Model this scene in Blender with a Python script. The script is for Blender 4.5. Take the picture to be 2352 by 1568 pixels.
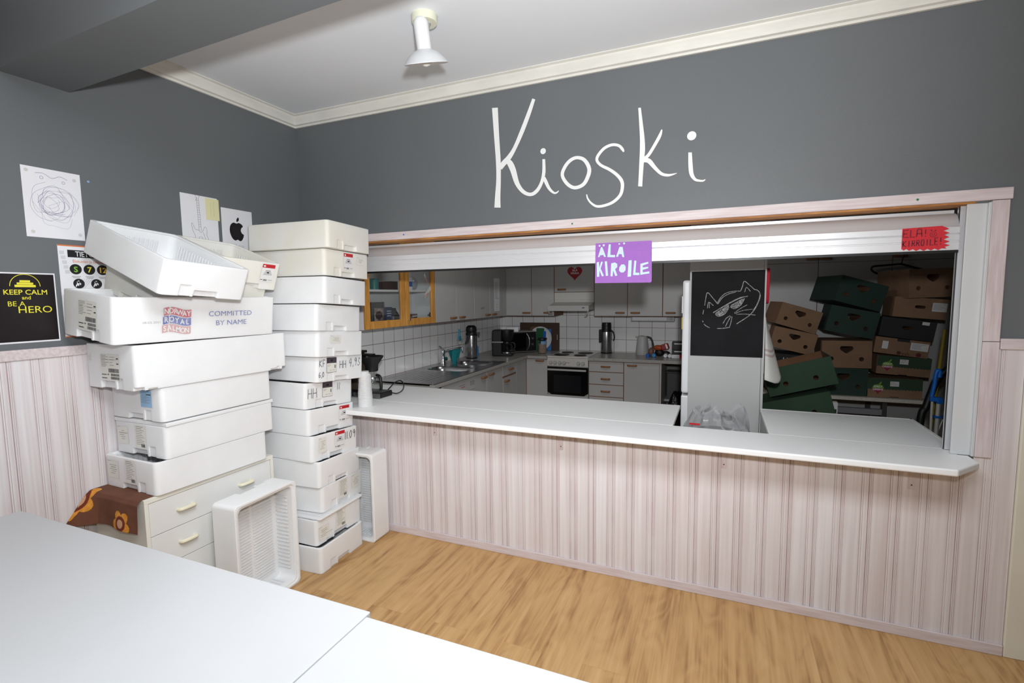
import bpy, bmesh, math, random
from mathutils import Vector, Matrix
for _o in list(bpy.data.objects): bpy.data.objects.remove(_o)
scene = bpy.context.scene
COL = scene.collection
R = math.radians
random.seed(7)

# ---------------------------------------------------------------- camera
cam_d = bpy.data.cameras.new('camera')
cam = bpy.data.objects.new('camera', cam_d); COL.objects.link(cam)
cam_d.sensor_fit = 'HORIZONTAL'; cam_d.sensor_width = 36.0
cam_d.lens = 1139.73 * 36.0 / 2352.0
cam_d.clip_start = 0.02; cam_d.clip_end = 60
CAM = Vector((2.80496, -2.76282, 1.62))
_yaw, _pit, _rol = R(22.812), R(-5.2143), R(-0.6967)
_f = Vector((-math.sin(_yaw)*math.cos(_pit), math.cos(_yaw)*math.cos(_pit), math.sin(_pit)))
_r = Vector((math.cos(_yaw), math.sin(_yaw), 0)); _u = _r.cross(_f)
_r2 = _r*math.cos(_rol) + _u*math.sin(_rol); _u2 = -_r*math.sin(_rol) + _u*math.cos(_rol)
_m = Matrix((_r2, _u2, -_f)).transposed().to_4x4(); _m.translation = CAM
cam.matrix_world = _m
scene.camera = cam

# ---------------------------------------------------------------- world, lights, exposure
world = bpy.data.worlds.new('world'); scene.world = world; world.use_nodes = True
world.node_tree.nodes['Background'].inputs[0].default_value = (0.8, 0.85, 0.95, 1)
world.node_tree.nodes['Background'].inputs[1].default_value = 0.03
def light(name, kind, loc, power, color=(1,1,1), **k):
    d = bpy.data.lights.new(name, kind); d.energy = power; d.color = color
    for a, b in k.items(): setattr(d, a, b)
    o = bpy.data.objects.new(name, d); COL.objects.link(o); o.location = loc
    return o
# the photographer's flash, a hand's width above the lens
fl = light('camera_flash', 'SPOT', (2.86, -2.74, 1.88), 225, (0.97, 0.985, 1.0), shadow_soft_size=0.05, spot_size=R(130), spot_blend=1.0)
fl.rotation_euler = (_f*1.0 - _r*0.05 + Vector((0, 0, 0.30))).to_track_quat('-Z', 'Y').to_euler()
# added unseen area lights: flash bounced off the ceiling, and fill for the kitchen
light('ceiling_bounce_light', 'AREA', (2.7, -2.2, 2.86), 72, (0.93, 0.97, 1.0), shape='RECTANGLE', size=1.7, size_y=1.2)
light('kitchen_fill_light', 'AREA', (1.6, 1.0, 2.84), 8, (1.0, 0.98, 0.95), shape='RECTANGLE', size=0.8, size_y=0.8)
scene.view_settings.view_transform = 'Standard'; scene.view_settings.look = 'None'
scene.view_settings.exposure = 0.36; scene.view_settings.gamma = 1.0
scene.view_settings.use_curve_mapping = False

# ---------------------------------------------------------------- helpers
class MB:
    """collects shapes for ONE mesh; every face keeps a material slot number"""
    def __init__(s): s.v = []; s.f = []; s.m = []; s.T = Matrix()
    def add(s, vs, fs, m=0):
        b = len(s.v); s.v += [tuple(s.T @ Vector(p)) for p in vs]
        for f in fs: s.f.append([b+i for i in f]); s.m.append(m)
        return s
    def box(s, x0, x1, y0, y1, z0, z1, m=0):
        vs = [(x, y, z) for z in (z0, z1) for y in (y0, y1) for x in (x0, x1)]
        return s.add(vs, [(0,2,3,1),(4,5,7,6),(0,1,5,4),(1,3,7,5),(3,2,6,7),(2,0,4,6)], m)
    def prism(s, poly, O, ux, uy, n, t, m=0):
        O, ux, uy, n = Vector(O), Vector(ux), Vector(uy), Vector(n); k = len(poly)
        vs = [O+ux*a+uy*b for a, b in poly] + [O+ux*a+uy*b+n*t for a, b in poly]
        fs = [tuple(range(k))[::-1], tuple(range(k, 2*k))] + [(i, (i+1) % k, k+(i+1) % k, k+i) for i in range(k)]
        return s.add(vs, fs, m)
    def flat(s, poly, O, ux, uy, m=0):
        O, ux, uy = Vector(O), Vector(ux), Vector(uy)
        return s.add([O+ux*a+uy*b for a, b in poly], [tuple(range(len(poly)))], m)
    def rect(s, a0, a1, b0, b1, O, ux, uy, m=0):
        return s.flat([(a0,b0),(a1,b0),(a1,b1),(a0,b1)], O, ux, uy, m)
    def disc(s, a, b, r, O, ux, uy, m=0, n=24, sx=1, sy=1, rot=0):
        c, d = math.cos(rot), math.sin(rot)
        pts = [(r*sx*math.cos(2*math.pi*i/n), r*sy*math.sin(2*math.pi*i/n)) for i in range(n)]
        return s.flat([(a+p*c-q*d, b+p*d+q*c) for p, q in pts], O, ux, uy, m)
    def ring(s, a, b, r0, r1, O, ux, uy, m=0, n=28, t0=0, t1=360, sx=1, sy=1):
        O, ux, uy = Vector(O), Vector(ux), Vector(uy); vs = []; fs = []
        for i in range(n+1):
            t = R(t0+(t1-t0)*i/n)
            for r in (r0, r1): vs.append(O+ux*(a+r*sx*math.cos(t))+uy*(b+r*sy*math.sin(t)))
        for i in range(n): fs.append((2*i, 2*i+1, 2*i+3, 2*i+2))
        return s.add(vs, fs, m)
    def stroke(s, pts, w, O, ux, uy, m=0, smooth=4, closed=False):
        """a flat pen or brush line through pts"""
        O, ux, uy = Vector(O), Vector(ux), Vector(uy)
        P = spline(pts, smooth, closed) if smooth > 1 and len(pts) > 2 else [tuple(p) for p in pts]
        n = len(P); vs = []; fs = []
        for i in range(n):
            a = P[i-1] if (i > 0 or closed) else P[i]; b = P[(i+1) % n] if (i < n-1 or closed) else P[i]
            dx, dy = b[0]-a[0], b[1]-a[1]; l = math.hypot(dx, dy) or 1
            nx, ny = -dy/l*w/2, dx/l*w/2
            vs += [O+ux*(P[i][0]+nx)+uy*(P[i][1]+ny), O+ux*(P[i][0]-nx)+uy*(P[i][1]-ny)]
        for i in range(n if closed else n-1):
            j = (i+1) % n; fs.append((2*i, 2*i+1, 2*j+1, 2*j))
        return s.add(vs, fs, m)
    def lathe(s, prof, O=(0,0,0), axis=(0,0,1), n=32, m=0, a0=0, a1=360):
        O = Vector(O); ax = Vector(axis).normalized()
        t = Vector((1,0,0)) if abs(ax.x) < .9 else Vector((0,1,0))
        u = ax.cross(t).normalized(); w = ax.cross(u); vs = []; fs = []; k = len(prof)
        full = abs(a1-a0) >= 360; cnt = n if full else n+1
        for i in range(cnt):
            a = R(a0+(a1-a0)*i/n)
            for r, z in prof: vs.append(O+ax*z+(u*math.cos(a)+w*math.sin(a))*max(r, 1e-5))
        for i in range(n):
            j = (i+1) % cnt
            for q in range(k-1): fs.append((i*k+q, j*k+q, j*k+q+1, i*k+q+1))
        return s.add(vs, fs, m)
    def cyl(s, O, axis, r, h, m=0, n=24, r2=None):
        r2 = r if r2 is None else r2
        return s.lathe([(0,0),(r,0),(r2,h),(0,h)], O, axis, n, m)
    def tube(s, pts, r, m=0, n=10, smooth=5, closed=False):
        P = [Vector(p) for p in (spline3(pts, smooth, closed) if smooth > 1 and len(pts) > 2 else pts)]
        vs = []; fs = []; N = len(P); up = None
        for i in range(N):
            a = P[i-1] if (i > 0 or closed) else P[i]; b = P[(i+1) % N] if (i < N-1 or closed) else P[i]
            t = (b-a).normalized()
            if up is None: up = Vector((0,0,1)) if abs(t.z) < .9 else Vector((1,0,0))
            u = (up - t*up.dot(t)).normalized(); up = u; w = t.cross(u)
            rr = r[i*len(r)//N] if isinstance(r, (list, tuple)) else r
            for k in range(n):
                a2 = 2*math.pi*k/n; vs.append(P[i]+u*math.cos(a2)*rr+w*math.sin(a2)*rr)
        for i in range(N if closed else N-1):
            j = (i+1) % N
            for k in range(n): fs.append((i*n+k, i*n+(k+1) % n, j*n+(k+1) % n, j*n+k))
        if not closed: fs += [tuple(range(n))[::-1], tuple((N-1)*n+k for k in range(n))]
        return s.add(vs, fs, m)
    def ball(s, c, r, m=0, n=16, sc=(1,1,1)):
        prof = [(math.sin(math.pi*i/10)*r, -math.cos(math.pi*i/10)*r) for i in range(11)]
        T = s.T.copy(); s.T = T @ Matrix.Translation(c) @ Matrix.Diagonal((*sc, 1)); s.lathe(prof, n=n, m=m); s.T = T
        return s
    def text(s, string, size, O, ux, uy, m=0, align='LEFT', sx=1.0, bold=0.0, rot=0.0, lift=None):
        O, ux, uy = Vector(O), Vector(ux), Vector(uy)
        vs, fs = text_geo(string, align, bold); c, d = math.cos(rot), math.sin(rot)
        P = [(x*size*sx, y*size) for x, y in vs]
        return s.add([O+ux*(x*c-y*d)+uy*(x*d+y*c) for x, y in P], fs, m)
    def build(s, name, mats, parent=None, smooth=None, bevel=0.0, loc=None, rot=None, seg=2):
        me = bpy.data.meshes.new(name); me.from_pydata([tuple(p) for p in s.v], [], s.f)
        for mt in (mats if isinstance(mats, (list, tuple)) else [mats]): me.materials.append(mt)
        me.polygons.foreach_set('material_index', s.m); me.validate(); me.update()
        return link(name, me, parent, smooth, bevel, loc, rot, seg)
def link(name, me, parent=None, smooth=None, bevel=0.0, loc=None, rot=None, seg=2):
    if smooth is not None:
        me.polygons.foreach_set('use_smooth', [True]*len(me.polygons)); me.set_sharp_from_angle(angle=R(smooth))
    o = bpy.data.objects.new(name, me); COL.objects.link(o)
    if parent is not None: o.parent = parent
    if loc is not None: o.location = loc
    if rot is not None: o.rotation_euler = rot
    if bevel:
        b = o.modifiers.new('bevel', 'BEVEL'); b.width = bevel; b.segments = seg; b.limit_method = 'ANGLE'; b.angle_limit = R(40)
        b.harden_normals = False
    return o
def spline(P, n=4, closed=False):
    N = len(P); out = []
    for i in range(N if closed else N-1):
        g = (lambda k: P[k % N]) if closed else (lambda k: P[min(max(k, 0), N-1)])
        a, b, c, d = g(i-1), g(i), g(i+1), g(i+2)
        for q in range(n):
            t = q/n
            out.append(tuple(.5*(2*b[k]+(c[k]-a[k])*t+(2*a[k]-5*b[k]+4*c[k]-d[k])*t*t+(3*b[k]-a[k]-3*c[k]+d[k])*t**3) for k in range(len(b))))
    if not closed: out.append(tuple(P[-1]))
    return out
spline3 = spline
_tc = {}
def text_geo(string, align='LEFT', bold=0.0):
    k = (string, align, bold)
    if k not in _tc:
        c = bpy.data.curves.new('lettering', 'FONT'); c.body = string; c.size = 1; c.align_x = align; c.resolution_u = 3; c.offset = bold
        o = bpy.data.objects.new('lettering', c); COL.objects.link(o)
        me = bpy.data.meshes.new_from_object(o.evaluated_get(bpy.context.evaluated_depsgraph_get()))
        _tc[k] = ([(v.co.x, v.co.y) for v in me.vertices], [tuple(p.vertices) for p in me.polygons])
        bpy.data.objects.remove(o); bpy.data.curves.remove(c); bpy.data.meshes.remove(me)
    return _tc[k]
def cut(base, cutter):
    """base minus cutter (both MB), as a mesh"""
    def tmp(mb):
        me = bpy.data.meshes.new('tmp'); me.from_pydata([tuple(p) for p in mb.v], [], mb.f); me.update()
        bm = bmesh.new(); bm.from_mesh(me); bmesh.ops.recalc_face_normals(bm, faces=bm.faces); bm.to_mesh(me); bm.free()
        o = bpy.data.objects.new('tmp', me); COL.objects.link(o); return o
    a, b = tmp(base), tmp(cutter)
    md = a.modifiers.new('b', 'BOOLEAN'); md.operation = 'DIFFERENCE'; md.solver = 'EXACT'; md.object = b; md.use_self = True
    me = bpy.data.meshes.new_from_object(a.evaluated_get(bpy.context.evaluated_depsgraph_get()))
    for o in (a, b):
        d = o.data; bpy.data.objects.remove(o); bpy.data.meshes.remove(d)
    return me
def tag(o, label, cat, group=None):
    o['label'] = label; o['category'] = cat
    if group: o['group'] = group
    return o
def thing(name, label, cat, loc=(0,0,0), rz=0, group=None):
    o = bpy.data.objects.new(name, None); COL.objects.link(o); o.location = loc; o.rotation_euler = (0,0,rz)
    o.empty_display_size = 0.05
    return tag(o, label, cat, group)
def struct(o): o['kind'] = 'structure'; return o

# ---------------------------------------------------------------- materials
def lin(c): return tuple((x/255/12.92 if x/255 <= .04045 else ((x/255+.055)/1.055)**2.4) for x in c)
def mat(name, rgb, rough=.6, metal=0, var=0.0, vscale=8, stretch=(1,1,1), bump=0.0, bscale=60, spec=.5, rgb2=None, trans=0, alpha=1, ior=1.45, coat=0, sss=0):
    m = bpy.data.materials.new(name); m.use_nodes = True; nt = m.node_tree; p = nt.nodes['Principled BSDF']
    c = (*lin(rgb), 1); p.inputs['Base Color'].default_value = c; p.inputs['Roughness'].default_value = rough
    p.inputs['Metallic'].default_value = metal; p.inputs['Specular IOR Level'].default_value = spec
    p.inputs['Transmission Weight'].default_value = trans; p.inputs['Alpha'].default_value = alpha; p.inputs['IOR'].default_value = ior
    p.inputs['Coat Weight'].default_value = coat
    if sss: p.inputs['Subsurface Weight'].default_value = sss; p.inputs['Subsurface Radius'].default_value = (1, .95, .85); p.inputs['Subsurface Scale'].default_value = .03
    tc = nt.nodes.new('ShaderNodeTexCoord'); mp = nt.nodes.new('ShaderNodeMapping'); mp.inputs['Scale'].default_value = stretch
    nt.links.new(tc.outputs['Object'], mp.inputs[0])
    if var or rgb2:
        n = nt.nodes.new('ShaderNodeTexNoise'); n.inputs['Scale'].default_value = vscale; n.inputs['Detail'].default_value = 4
        nt.links.new(mp.outputs[0], n.inputs['Vector'])
        mx = nt.nodes.new('ShaderNodeMix'); mx.data_type = 'RGBA'
        c2 = (*lin(rgb2), 1) if rgb2 else tuple(min(1, x*(1-var)) for x in c[:3])+(1,)
        mx.inputs[6].default_value = c; mx.inputs[7].default_value = c2
        rp = nt.nodes.new('ShaderNodeMapRange'); rp.inputs[1].default_value = .35; rp.inputs[2].default_value = .65
        nt.links.new(n.outputs[0], rp.inputs[0]); nt.links.new(rp.outputs[0], mx.inputs[0]); nt.links.new(mx.outputs[2], p.inputs['Base Color'])
    if bump:
        b = nt.nodes.new('ShaderNodeTexNoise'); b.inputs['Scale'].default_value = bscale; b.inputs['Detail'].default_value = 3
        nt.links.new(mp.outputs[0], b.inputs['Vector']); bp = nt.nodes.new('ShaderNodeBump'); bp.inputs['Strength'].default_value = bump; bp.inputs['Distance'].default_value = .01
        nt.links.new(b.outputs[0], bp.inputs['Height']); nt.links.new(bp.outputs[0], p.inputs['Normal'])
    return m
M = {}
M['wallgrey'] = mat('grey_wall_paint', (105,109,112), .55, var=.04, vscale=2, bump=.06, bscale=180)
M['wallwhite'] = mat('white_wall_paint', (200,200,198), .7, var=.05, vscale=2)
M['wallkit'] = mat('darkened_kitchen_paint', (128,126,122), .8, var=.05, vscale=2)  # kitchen walls and ceiling in a tone darkened to cut bounced light
M['ceil'] = mat('ceiling_paint', (234,238,243), .8, var=.03, vscale=1.5, bump=.03, bscale=120)
M['cornice'] = mat('cornice_paint', (226,225,217), .5, var=.1, vscale=5, stretch=(1,1,4), bump=.05)
M['foam'] = mat('expanded_polystyrene', (236,237,238), .62, var=.03, vscale=9, bump=.09, bscale=330, spec=.3, sss=.5)
M['foamprint'] = mat('foam_white_lettering', (226,226,226), .7)
M['foamdirty'] = mat('stained_polystyrene', (235,235,232), .65, rgb2=(231,228,217), vscale=4, bump=.09, bscale=330, spec=.3, sss=.5)
M['laminate'] = mat('white_laminate', (240,241,242), .38, var=.03, vscale=3, spec=.45)
M['lamedge'] = mat('white_edge', (236,236,234), .35)
M['tabletop'] = mat('table_laminate', (196,197,199), .42, var=.02, vscale=4, spec=.45)
M['cab'] = mat('cabinet_white', (182,182,182), .45, var=.04, vscale=3)
M['cabedge'] = mat('brown_cabinet_edge', (122,86,64), .6)
M['handle'] = mat('wood_handle', (150,102,58), .5, var=.25, vscale=30)
M['oak'] = mat('honey_oak_frame', (214,156,78), .45, rgb2=(190,130,58), vscale=6, stretch=(6,6,1))
M['rawwood'] = mat('raw_pine', (196,140,72), .6, rgb2=(150,92,40), vscale=8, stretch=(1,8,8))
M['black'] = mat('black_plastic', (24,24,26), .4)
M['darkgrey'] = mat('dark_grey', (60,60,62), .6)
M['steel'] = mat('stainless_steel', (180,180,182), .28, metal=1, var=.08, vscale=20, stretch=(1,1,6))
M['chrome'] = mat('chrome', (215,215,218), .12, metal=1)
M['alu'] = mat('shutter_aluminium', (222,223,226), .38, metal=.35, spec=.5)
M['paper'] = mat('white_paper', (232,232,236), .75, var=.03, vscale=6)
M['sticker'] = mat('label_paper', (226,225,218), .6)
M['ink'] = mat('black_ink', (30,30,34), .7)
M['greyink'] = mat('faded_grey_print', (120,120,124), .7)
M['red'] = mat('red_print', (196,26,40), .6)
M['whitepaint'] = mat('white_brush_paint', (235,237,236), .55, bump=.05)
M['glass'] = None
M['yellow'] = mat('yellow_print', (236,220,40), .6)
M['orange'] = mat('orange_print', (206,110,50), .6)
M['green'] = mat('green_print', (130,190,60), .6)
M['blueprint'] = mat('faded_blue_print', (110,120,176), .7, rgb2=(150,156,196), vscale=40)
M['redprint'] = mat('faded_red_print', (190,110,120), .7, rgb2=(206,140,146), vscale=40)
M['violetink'] = mat('violet_pen', (120,100,150), .7)
M['ivory'] = mat('ivory_plastic', (232,226,200), .35)
M['blue'] = mat('blue_plastic', (20,100,190), .4)
M['teal'] = mat('teal_cloth', (24,128,134), .9, var=.2, vscale=50, bump=.3, bscale=300)
M['kraft'] = mat('brown_cardboard', (138,108,84), .85, var=.12, vscale=12)
M['kraftin'] = mat('cardboard_inside', (120,86,62), .9, var=.1, vscale=12)
M['grncard'] = mat('green_cardboard', (48,72,52), .8, var=.1, vscale=10)
M['dkgrncard'] = mat('dark_green_cardboard', (36,58,50), .8, var=.1, vscale=10)
M['blkcard'] = mat('black_cardboard', (44,44,46), .85, var=.1, vscale=10)
M['redplastic'] = mat('red_fabric', (190,24,50), .7)
def glass(name, tint=(255,255,255), mixv=.10, rough=.02, milk=0):
    m = bpy.data.materials.new(name); m.use_nodes = True; nt = m.node_tree; nt.nodes.clear()
    o = nt.nodes.new('ShaderNodeOutputMaterial'); t = nt.nodes.new('ShaderNodeBsdfTransparent'); g = nt.nodes.new('ShaderNodeBsdfGlossy'); x = nt.nodes.new('ShaderNodeMixShader')
    t.inputs[0].default_value = (*lin(tint), 1); g.inputs['Roughness'].default_value = rough
    f = nt.nodes.new('ShaderNodeLayerWeight'); f.inputs[0].default_value = .12
    ad = nt.nodes.new('ShaderNodeMath'); ad.operation = 'ADD'; ad.inputs[1].default_value = mixv; ad.use_clamp = True
    nt.links.new(f.outputs['Facing'], ad.inputs[0]); nt.links.new(ad.outputs[0], x.inputs[0])
    if milk:
        df = nt.nodes.new('ShaderNodeBsdfDiffuse'); df.inputs[0].default_value = (.8,.8,.82,1); x2 = nt.nodes.new('ShaderNodeMixShader'); x2.inputs[0].default_value = milk
        nt.links.new(t.outputs[0], x2.inputs[1]); nt.links.new(df.outputs[0], x2.inputs[2]); t = x2
    nt.links.new(t.outputs[0], x.inputs[1]); nt.links.new(g.outputs[0], x.inputs[2]); nt.links.new(x.outputs[0], o.inputs[0]); return m
M['glass'] = glass('clear_glass', (250,252,251), .015)
M['film'] = glass('clear_plastic_film', (240,242,244), .06, .15, .15)
M['milky'] = mat('milky_plastic_film', (228,228,228), .3, alpha=.85, var=.06, vscale=40, stretch=(1,1,3), bump=.5, bscale=60)

def panel_mat():
    """whitewashed tongue-and-groove: reddish wood shows in the streaks and grooves"""
    m = bpy.data.materials.new('whitewashed_panel'); m.use_nodes = True; nt = m.node_tree; p = nt.nodes['Principled BSDF']; L = nt.links.new
    p.inputs['Roughness'].default_value = .6
    tc = nt.nodes.new('ShaderNodeTexCoord')
    def noise(scale, st, detail=4):
        mp = nt.nodes.new('ShaderNodeMapping'); mp.inputs['Scale'].default_value = st; L(tc.outputs['Object'], mp.inputs[0])
        n = nt.nodes.new('ShaderNodeTexNoise'); n.inputs['Scale'].default_value = scale; n.inputs['Detail'].default_value = detail; L(mp.outputs[0], n.inputs['Vector']); return n
    def ramp(src, a, b):
        r = nt.nodes.new('ShaderNodeMapRange'); r.inputs[1].default_value = a; r.inputs[2].default_value = b; L(src, r.inputs[0]); return r.outputs[0]
    def mix(fac, c1, c2):
        x = nt.nodes.new('ShaderNodeMix'); x.data_type = 'RGBA'
        for i, c in ((6, c1), (7, c2)):
            if isinstance(c, tuple): x.inputs[i].default_value = (*lin(c), 1)
            else: L(c, x.inputs[i])
        if hasattr(fac, 'links'): L(fac, x.inputs[0])
        else: x.inputs[0].default_value = fac
        return x.outputs[2]
    fine = ramp(noise(60, (1,1,.02)).outputs[0], .38, .62)
    broad = ramp(noise(3.2, (1,1,.25)).outputs[0], .35, .68)
    c = mix(fine, (229,227,230), (220,214,216))
    c2 = mix(fine, (226,219,220), (213,203,203))
    c = mix(broad, c, c2)
    wash_attr = nt.nodes.new('ShaderNodeVertexColor'); wash_attr.layer_name = 'groove'  # wood colour in the grooves, white wash on the beads
    g = nt.nodes.new('ShaderNodeSeparateColor'); L(wash_attr.outputs[0], g.inputs[0])
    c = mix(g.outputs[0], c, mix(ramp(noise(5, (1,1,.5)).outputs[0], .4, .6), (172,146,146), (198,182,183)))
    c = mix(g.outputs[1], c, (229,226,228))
    L(c, p.inputs['Base Color']); return m
M['panel'] = panel_mat()
M['washwood'] = mat('whitewashed_wood', (218,208,210), .6, rgb2=(204,189,190), vscale=10, stretch=(.6,8,8))
M['washwoodv'] = mat('whitewashed_wood_upright', (216,205,207), .6, rgb2=(202,186,187), vscale=10, stretch=(8,8,.6))

def floor_mat():
    m = bpy.data.materials.new('oak_laminate_floor'); m.use_nodes = True; nt = m.node_tree; p = nt.nodes['Principled BSDF']; L = nt.links.new
    p.inputs['Roughness'].default_value = .42
    tc = nt.nodes.new('ShaderNodeTexCoord'); mp = nt.nodes.new('ShaderNodeMapping'); mp.inputs['Rotation'].default_value = (0,0,R(90)); L(tc.outputs['Object'], mp.inputs[0])
    br = nt.nodes.new('ShaderNodeTexBrick'); br.offset = .37; br.inputs['Scale'].default_value = 1; br.inputs['Brick Width'].default_value = 1.2; br.inputs['Row Height'].default_value = .19
    br.inputs['Mortar Size'].default_value = .0004; br.inputs['Mortar Smooth'].default_value = .2; br.inputs['Bias'].default_value = 0
    br.inputs['Color1'].default_value = (0,0,0,1); br.inputs['Color2'].default_value = (1,1,1,1); br.inputs['Mortar'].default_value = (.5,.5,.5,1); L(mp.outputs[0], br.inputs['Vector'])
    def nz(st, scale, detail, dist, vec=None):
        wv = nt.nodes.new('ShaderNodeMapping'); wv.inputs['Scale'].default_value = st; L(tc.outputs['Object'], wv.inputs[0])
        off = nt.nodes.new('ShaderNodeVectorMath'); off.operation = 'MULTIPLY_ADD'; L(br.outputs[0], off.inputs[0]); off.inputs[1].default_value = (7,13,5); L(wv.outputs[0], off.inputs[2])
        n = nt.nodes.new('ShaderNodeTexNoise'); n.inputs['Scale'].default_value = scale; n.inputs['Detail'].default_value = detail; n.inputs['Distortion'].default_value = dist; L(off.outputs[0], n.inputs['Vector']); return n
    n1 = nz((6, .5, 1), 1.4, 4, 1.8); n2 = nz((70, .9, 1), 1.6, 3, .2); n3 = nz((5, 1.6, 1), 1.1, 2, .4)
    # cathedral figure: rings of a stretched distorted field
    wvm = nt.nodes.new('ShaderNodeMath'); wvm.operation = 'MULTIPLY'; wvm.inputs[1].default_value = 46; L(n3.outputs[0], wvm.inputs[0])
    sn = nt.nodes.new('ShaderNodeMath'); sn.operation = 'SINE'; L(wvm.outputs[0], sn.inputs[0])
    cr = nt.nodes.new('ShaderNodeValToRGB'); e = cr.color_ramp.elements
    e[0].position = .30; e[0].color = (*lin((150,108,64)), 1); e[1].position = .70; e[1].color = (*lin((212,172,120)), 1)
    k = e.new(.48); k.color = (*lin((195,154,101)), 1)
    s1 = nt.nodes.new('ShaderNodeMath'); s1.operation = 'MULTIPLY'; s1.inputs[1].default_value = .70; L(n1.outputs[0], s1.inputs[0])
    s2 = nt.nodes.new('ShaderNodeMath'); s2.operation = 'MULTIPLY_ADD'; s2.inputs[1].default_value = .28; L(n2.outputs[0], s2.inputs[0]); L(s1.outputs[0], s2.inputs[2])
    a = nt.nodes.new('ShaderNodeMath'); a.operation = 'MULTIPLY_ADD'; a.inputs[1].default_value = .034; L(sn.outputs[0], a.inputs[0]); L(s2.outputs[0], a.inputs[2]); L(a.outputs[0], cr.inputs[0])
    mx = nt.nodes.new('ShaderNodeMix'); mx.data_type = 'RGBA'; mx.blend_type = 'MULTIPLY'; L(cr.outputs[0], mx.inputs[6])
    tone = nt.nodes.new('ShaderNodeMix'); tone.data_type = 'RGBA'; tone.inputs[6].default_value = (.965,.96,.955,1); tone.inputs[7].default_value = (1,1,1,1); L(br.outputs[0], tone.inputs[0]); L(tone.outputs[2], mx.inputs[7]); mx.inputs[0].default_value = 1
    mo = nt.nodes.new('ShaderNodeMix'); mo.data_type = 'RGBA'; L(br.outputs['Fac'], mo.inputs[0]); L(mx.outputs[2], mo.inputs[6]); mo.inputs[7].default_value = (*lin((172,130,84)), 1)
    L(mo.outputs[2], p.inputs['Base Color']); return m
M['floor'] = floor_mat()
def tile_mat(name, axis, ox, oz):
    m = bpy.data.materials.new(name); m.use_nodes = True; nt = m.node_tree; p = nt.nodes['Principled BSDF']; L = nt.links.new
    p.inputs['Roughness'].default_value = .25
    tc = nt.nodes.new('ShaderNodeTexCoord'); sp = nt.nodes.new('ShaderNodeSeparateXYZ'); L(tc.outputs['Object'], sp.inputs[0]); cb = nt.nodes.new('ShaderNodeCombineXYZ')
    for i, (src, o) in enumerate(((sp.outputs[axis], ox), (sp.outputs[2], oz))):
        a = nt.nodes.new('ShaderNodeMath'); a.operation = 'SUBTRACT'; a.inputs[1].default_value = o; L(src, a.inputs[0]); L(a.outputs[0], cb.inputs[i])
    br = nt.nodes.new('ShaderNodeTexBrick'); br.offset = 0; br.inputs['Scale'].default_value = 1; br.inputs['Brick Width'].default_value = .1545; br.inputs['Row Height'].default_value = .153
    br.inputs['Mortar Size'].default_value = .0026; br.inputs['Mortar Smooth'].default_value = .1
    br.inputs['Color1'].default_value = (*lin((232,232,232)), 1); br.inputs['Color2'].default_value = (*lin((227,227,228)), 1); br.inputs['Mortar'].default_value = (*lin((128,106,94)), 1)
    L(cb.outputs[0], br.inputs['Vector']); L(br.outputs[0], p.inputs['Base Color']); return m
M['tilel'] = tile_mat('white_tiles_side', 1, .749-.1545*6, .907-.153*6)
M['tileb'] = tile_mat('white_tiles_back', 0, .80-.1545*6, .907-.153*6)
X, Y, Z = Vector((1,0,0)), Vector((0,1,0)), Vector((0,0,1))

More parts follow.
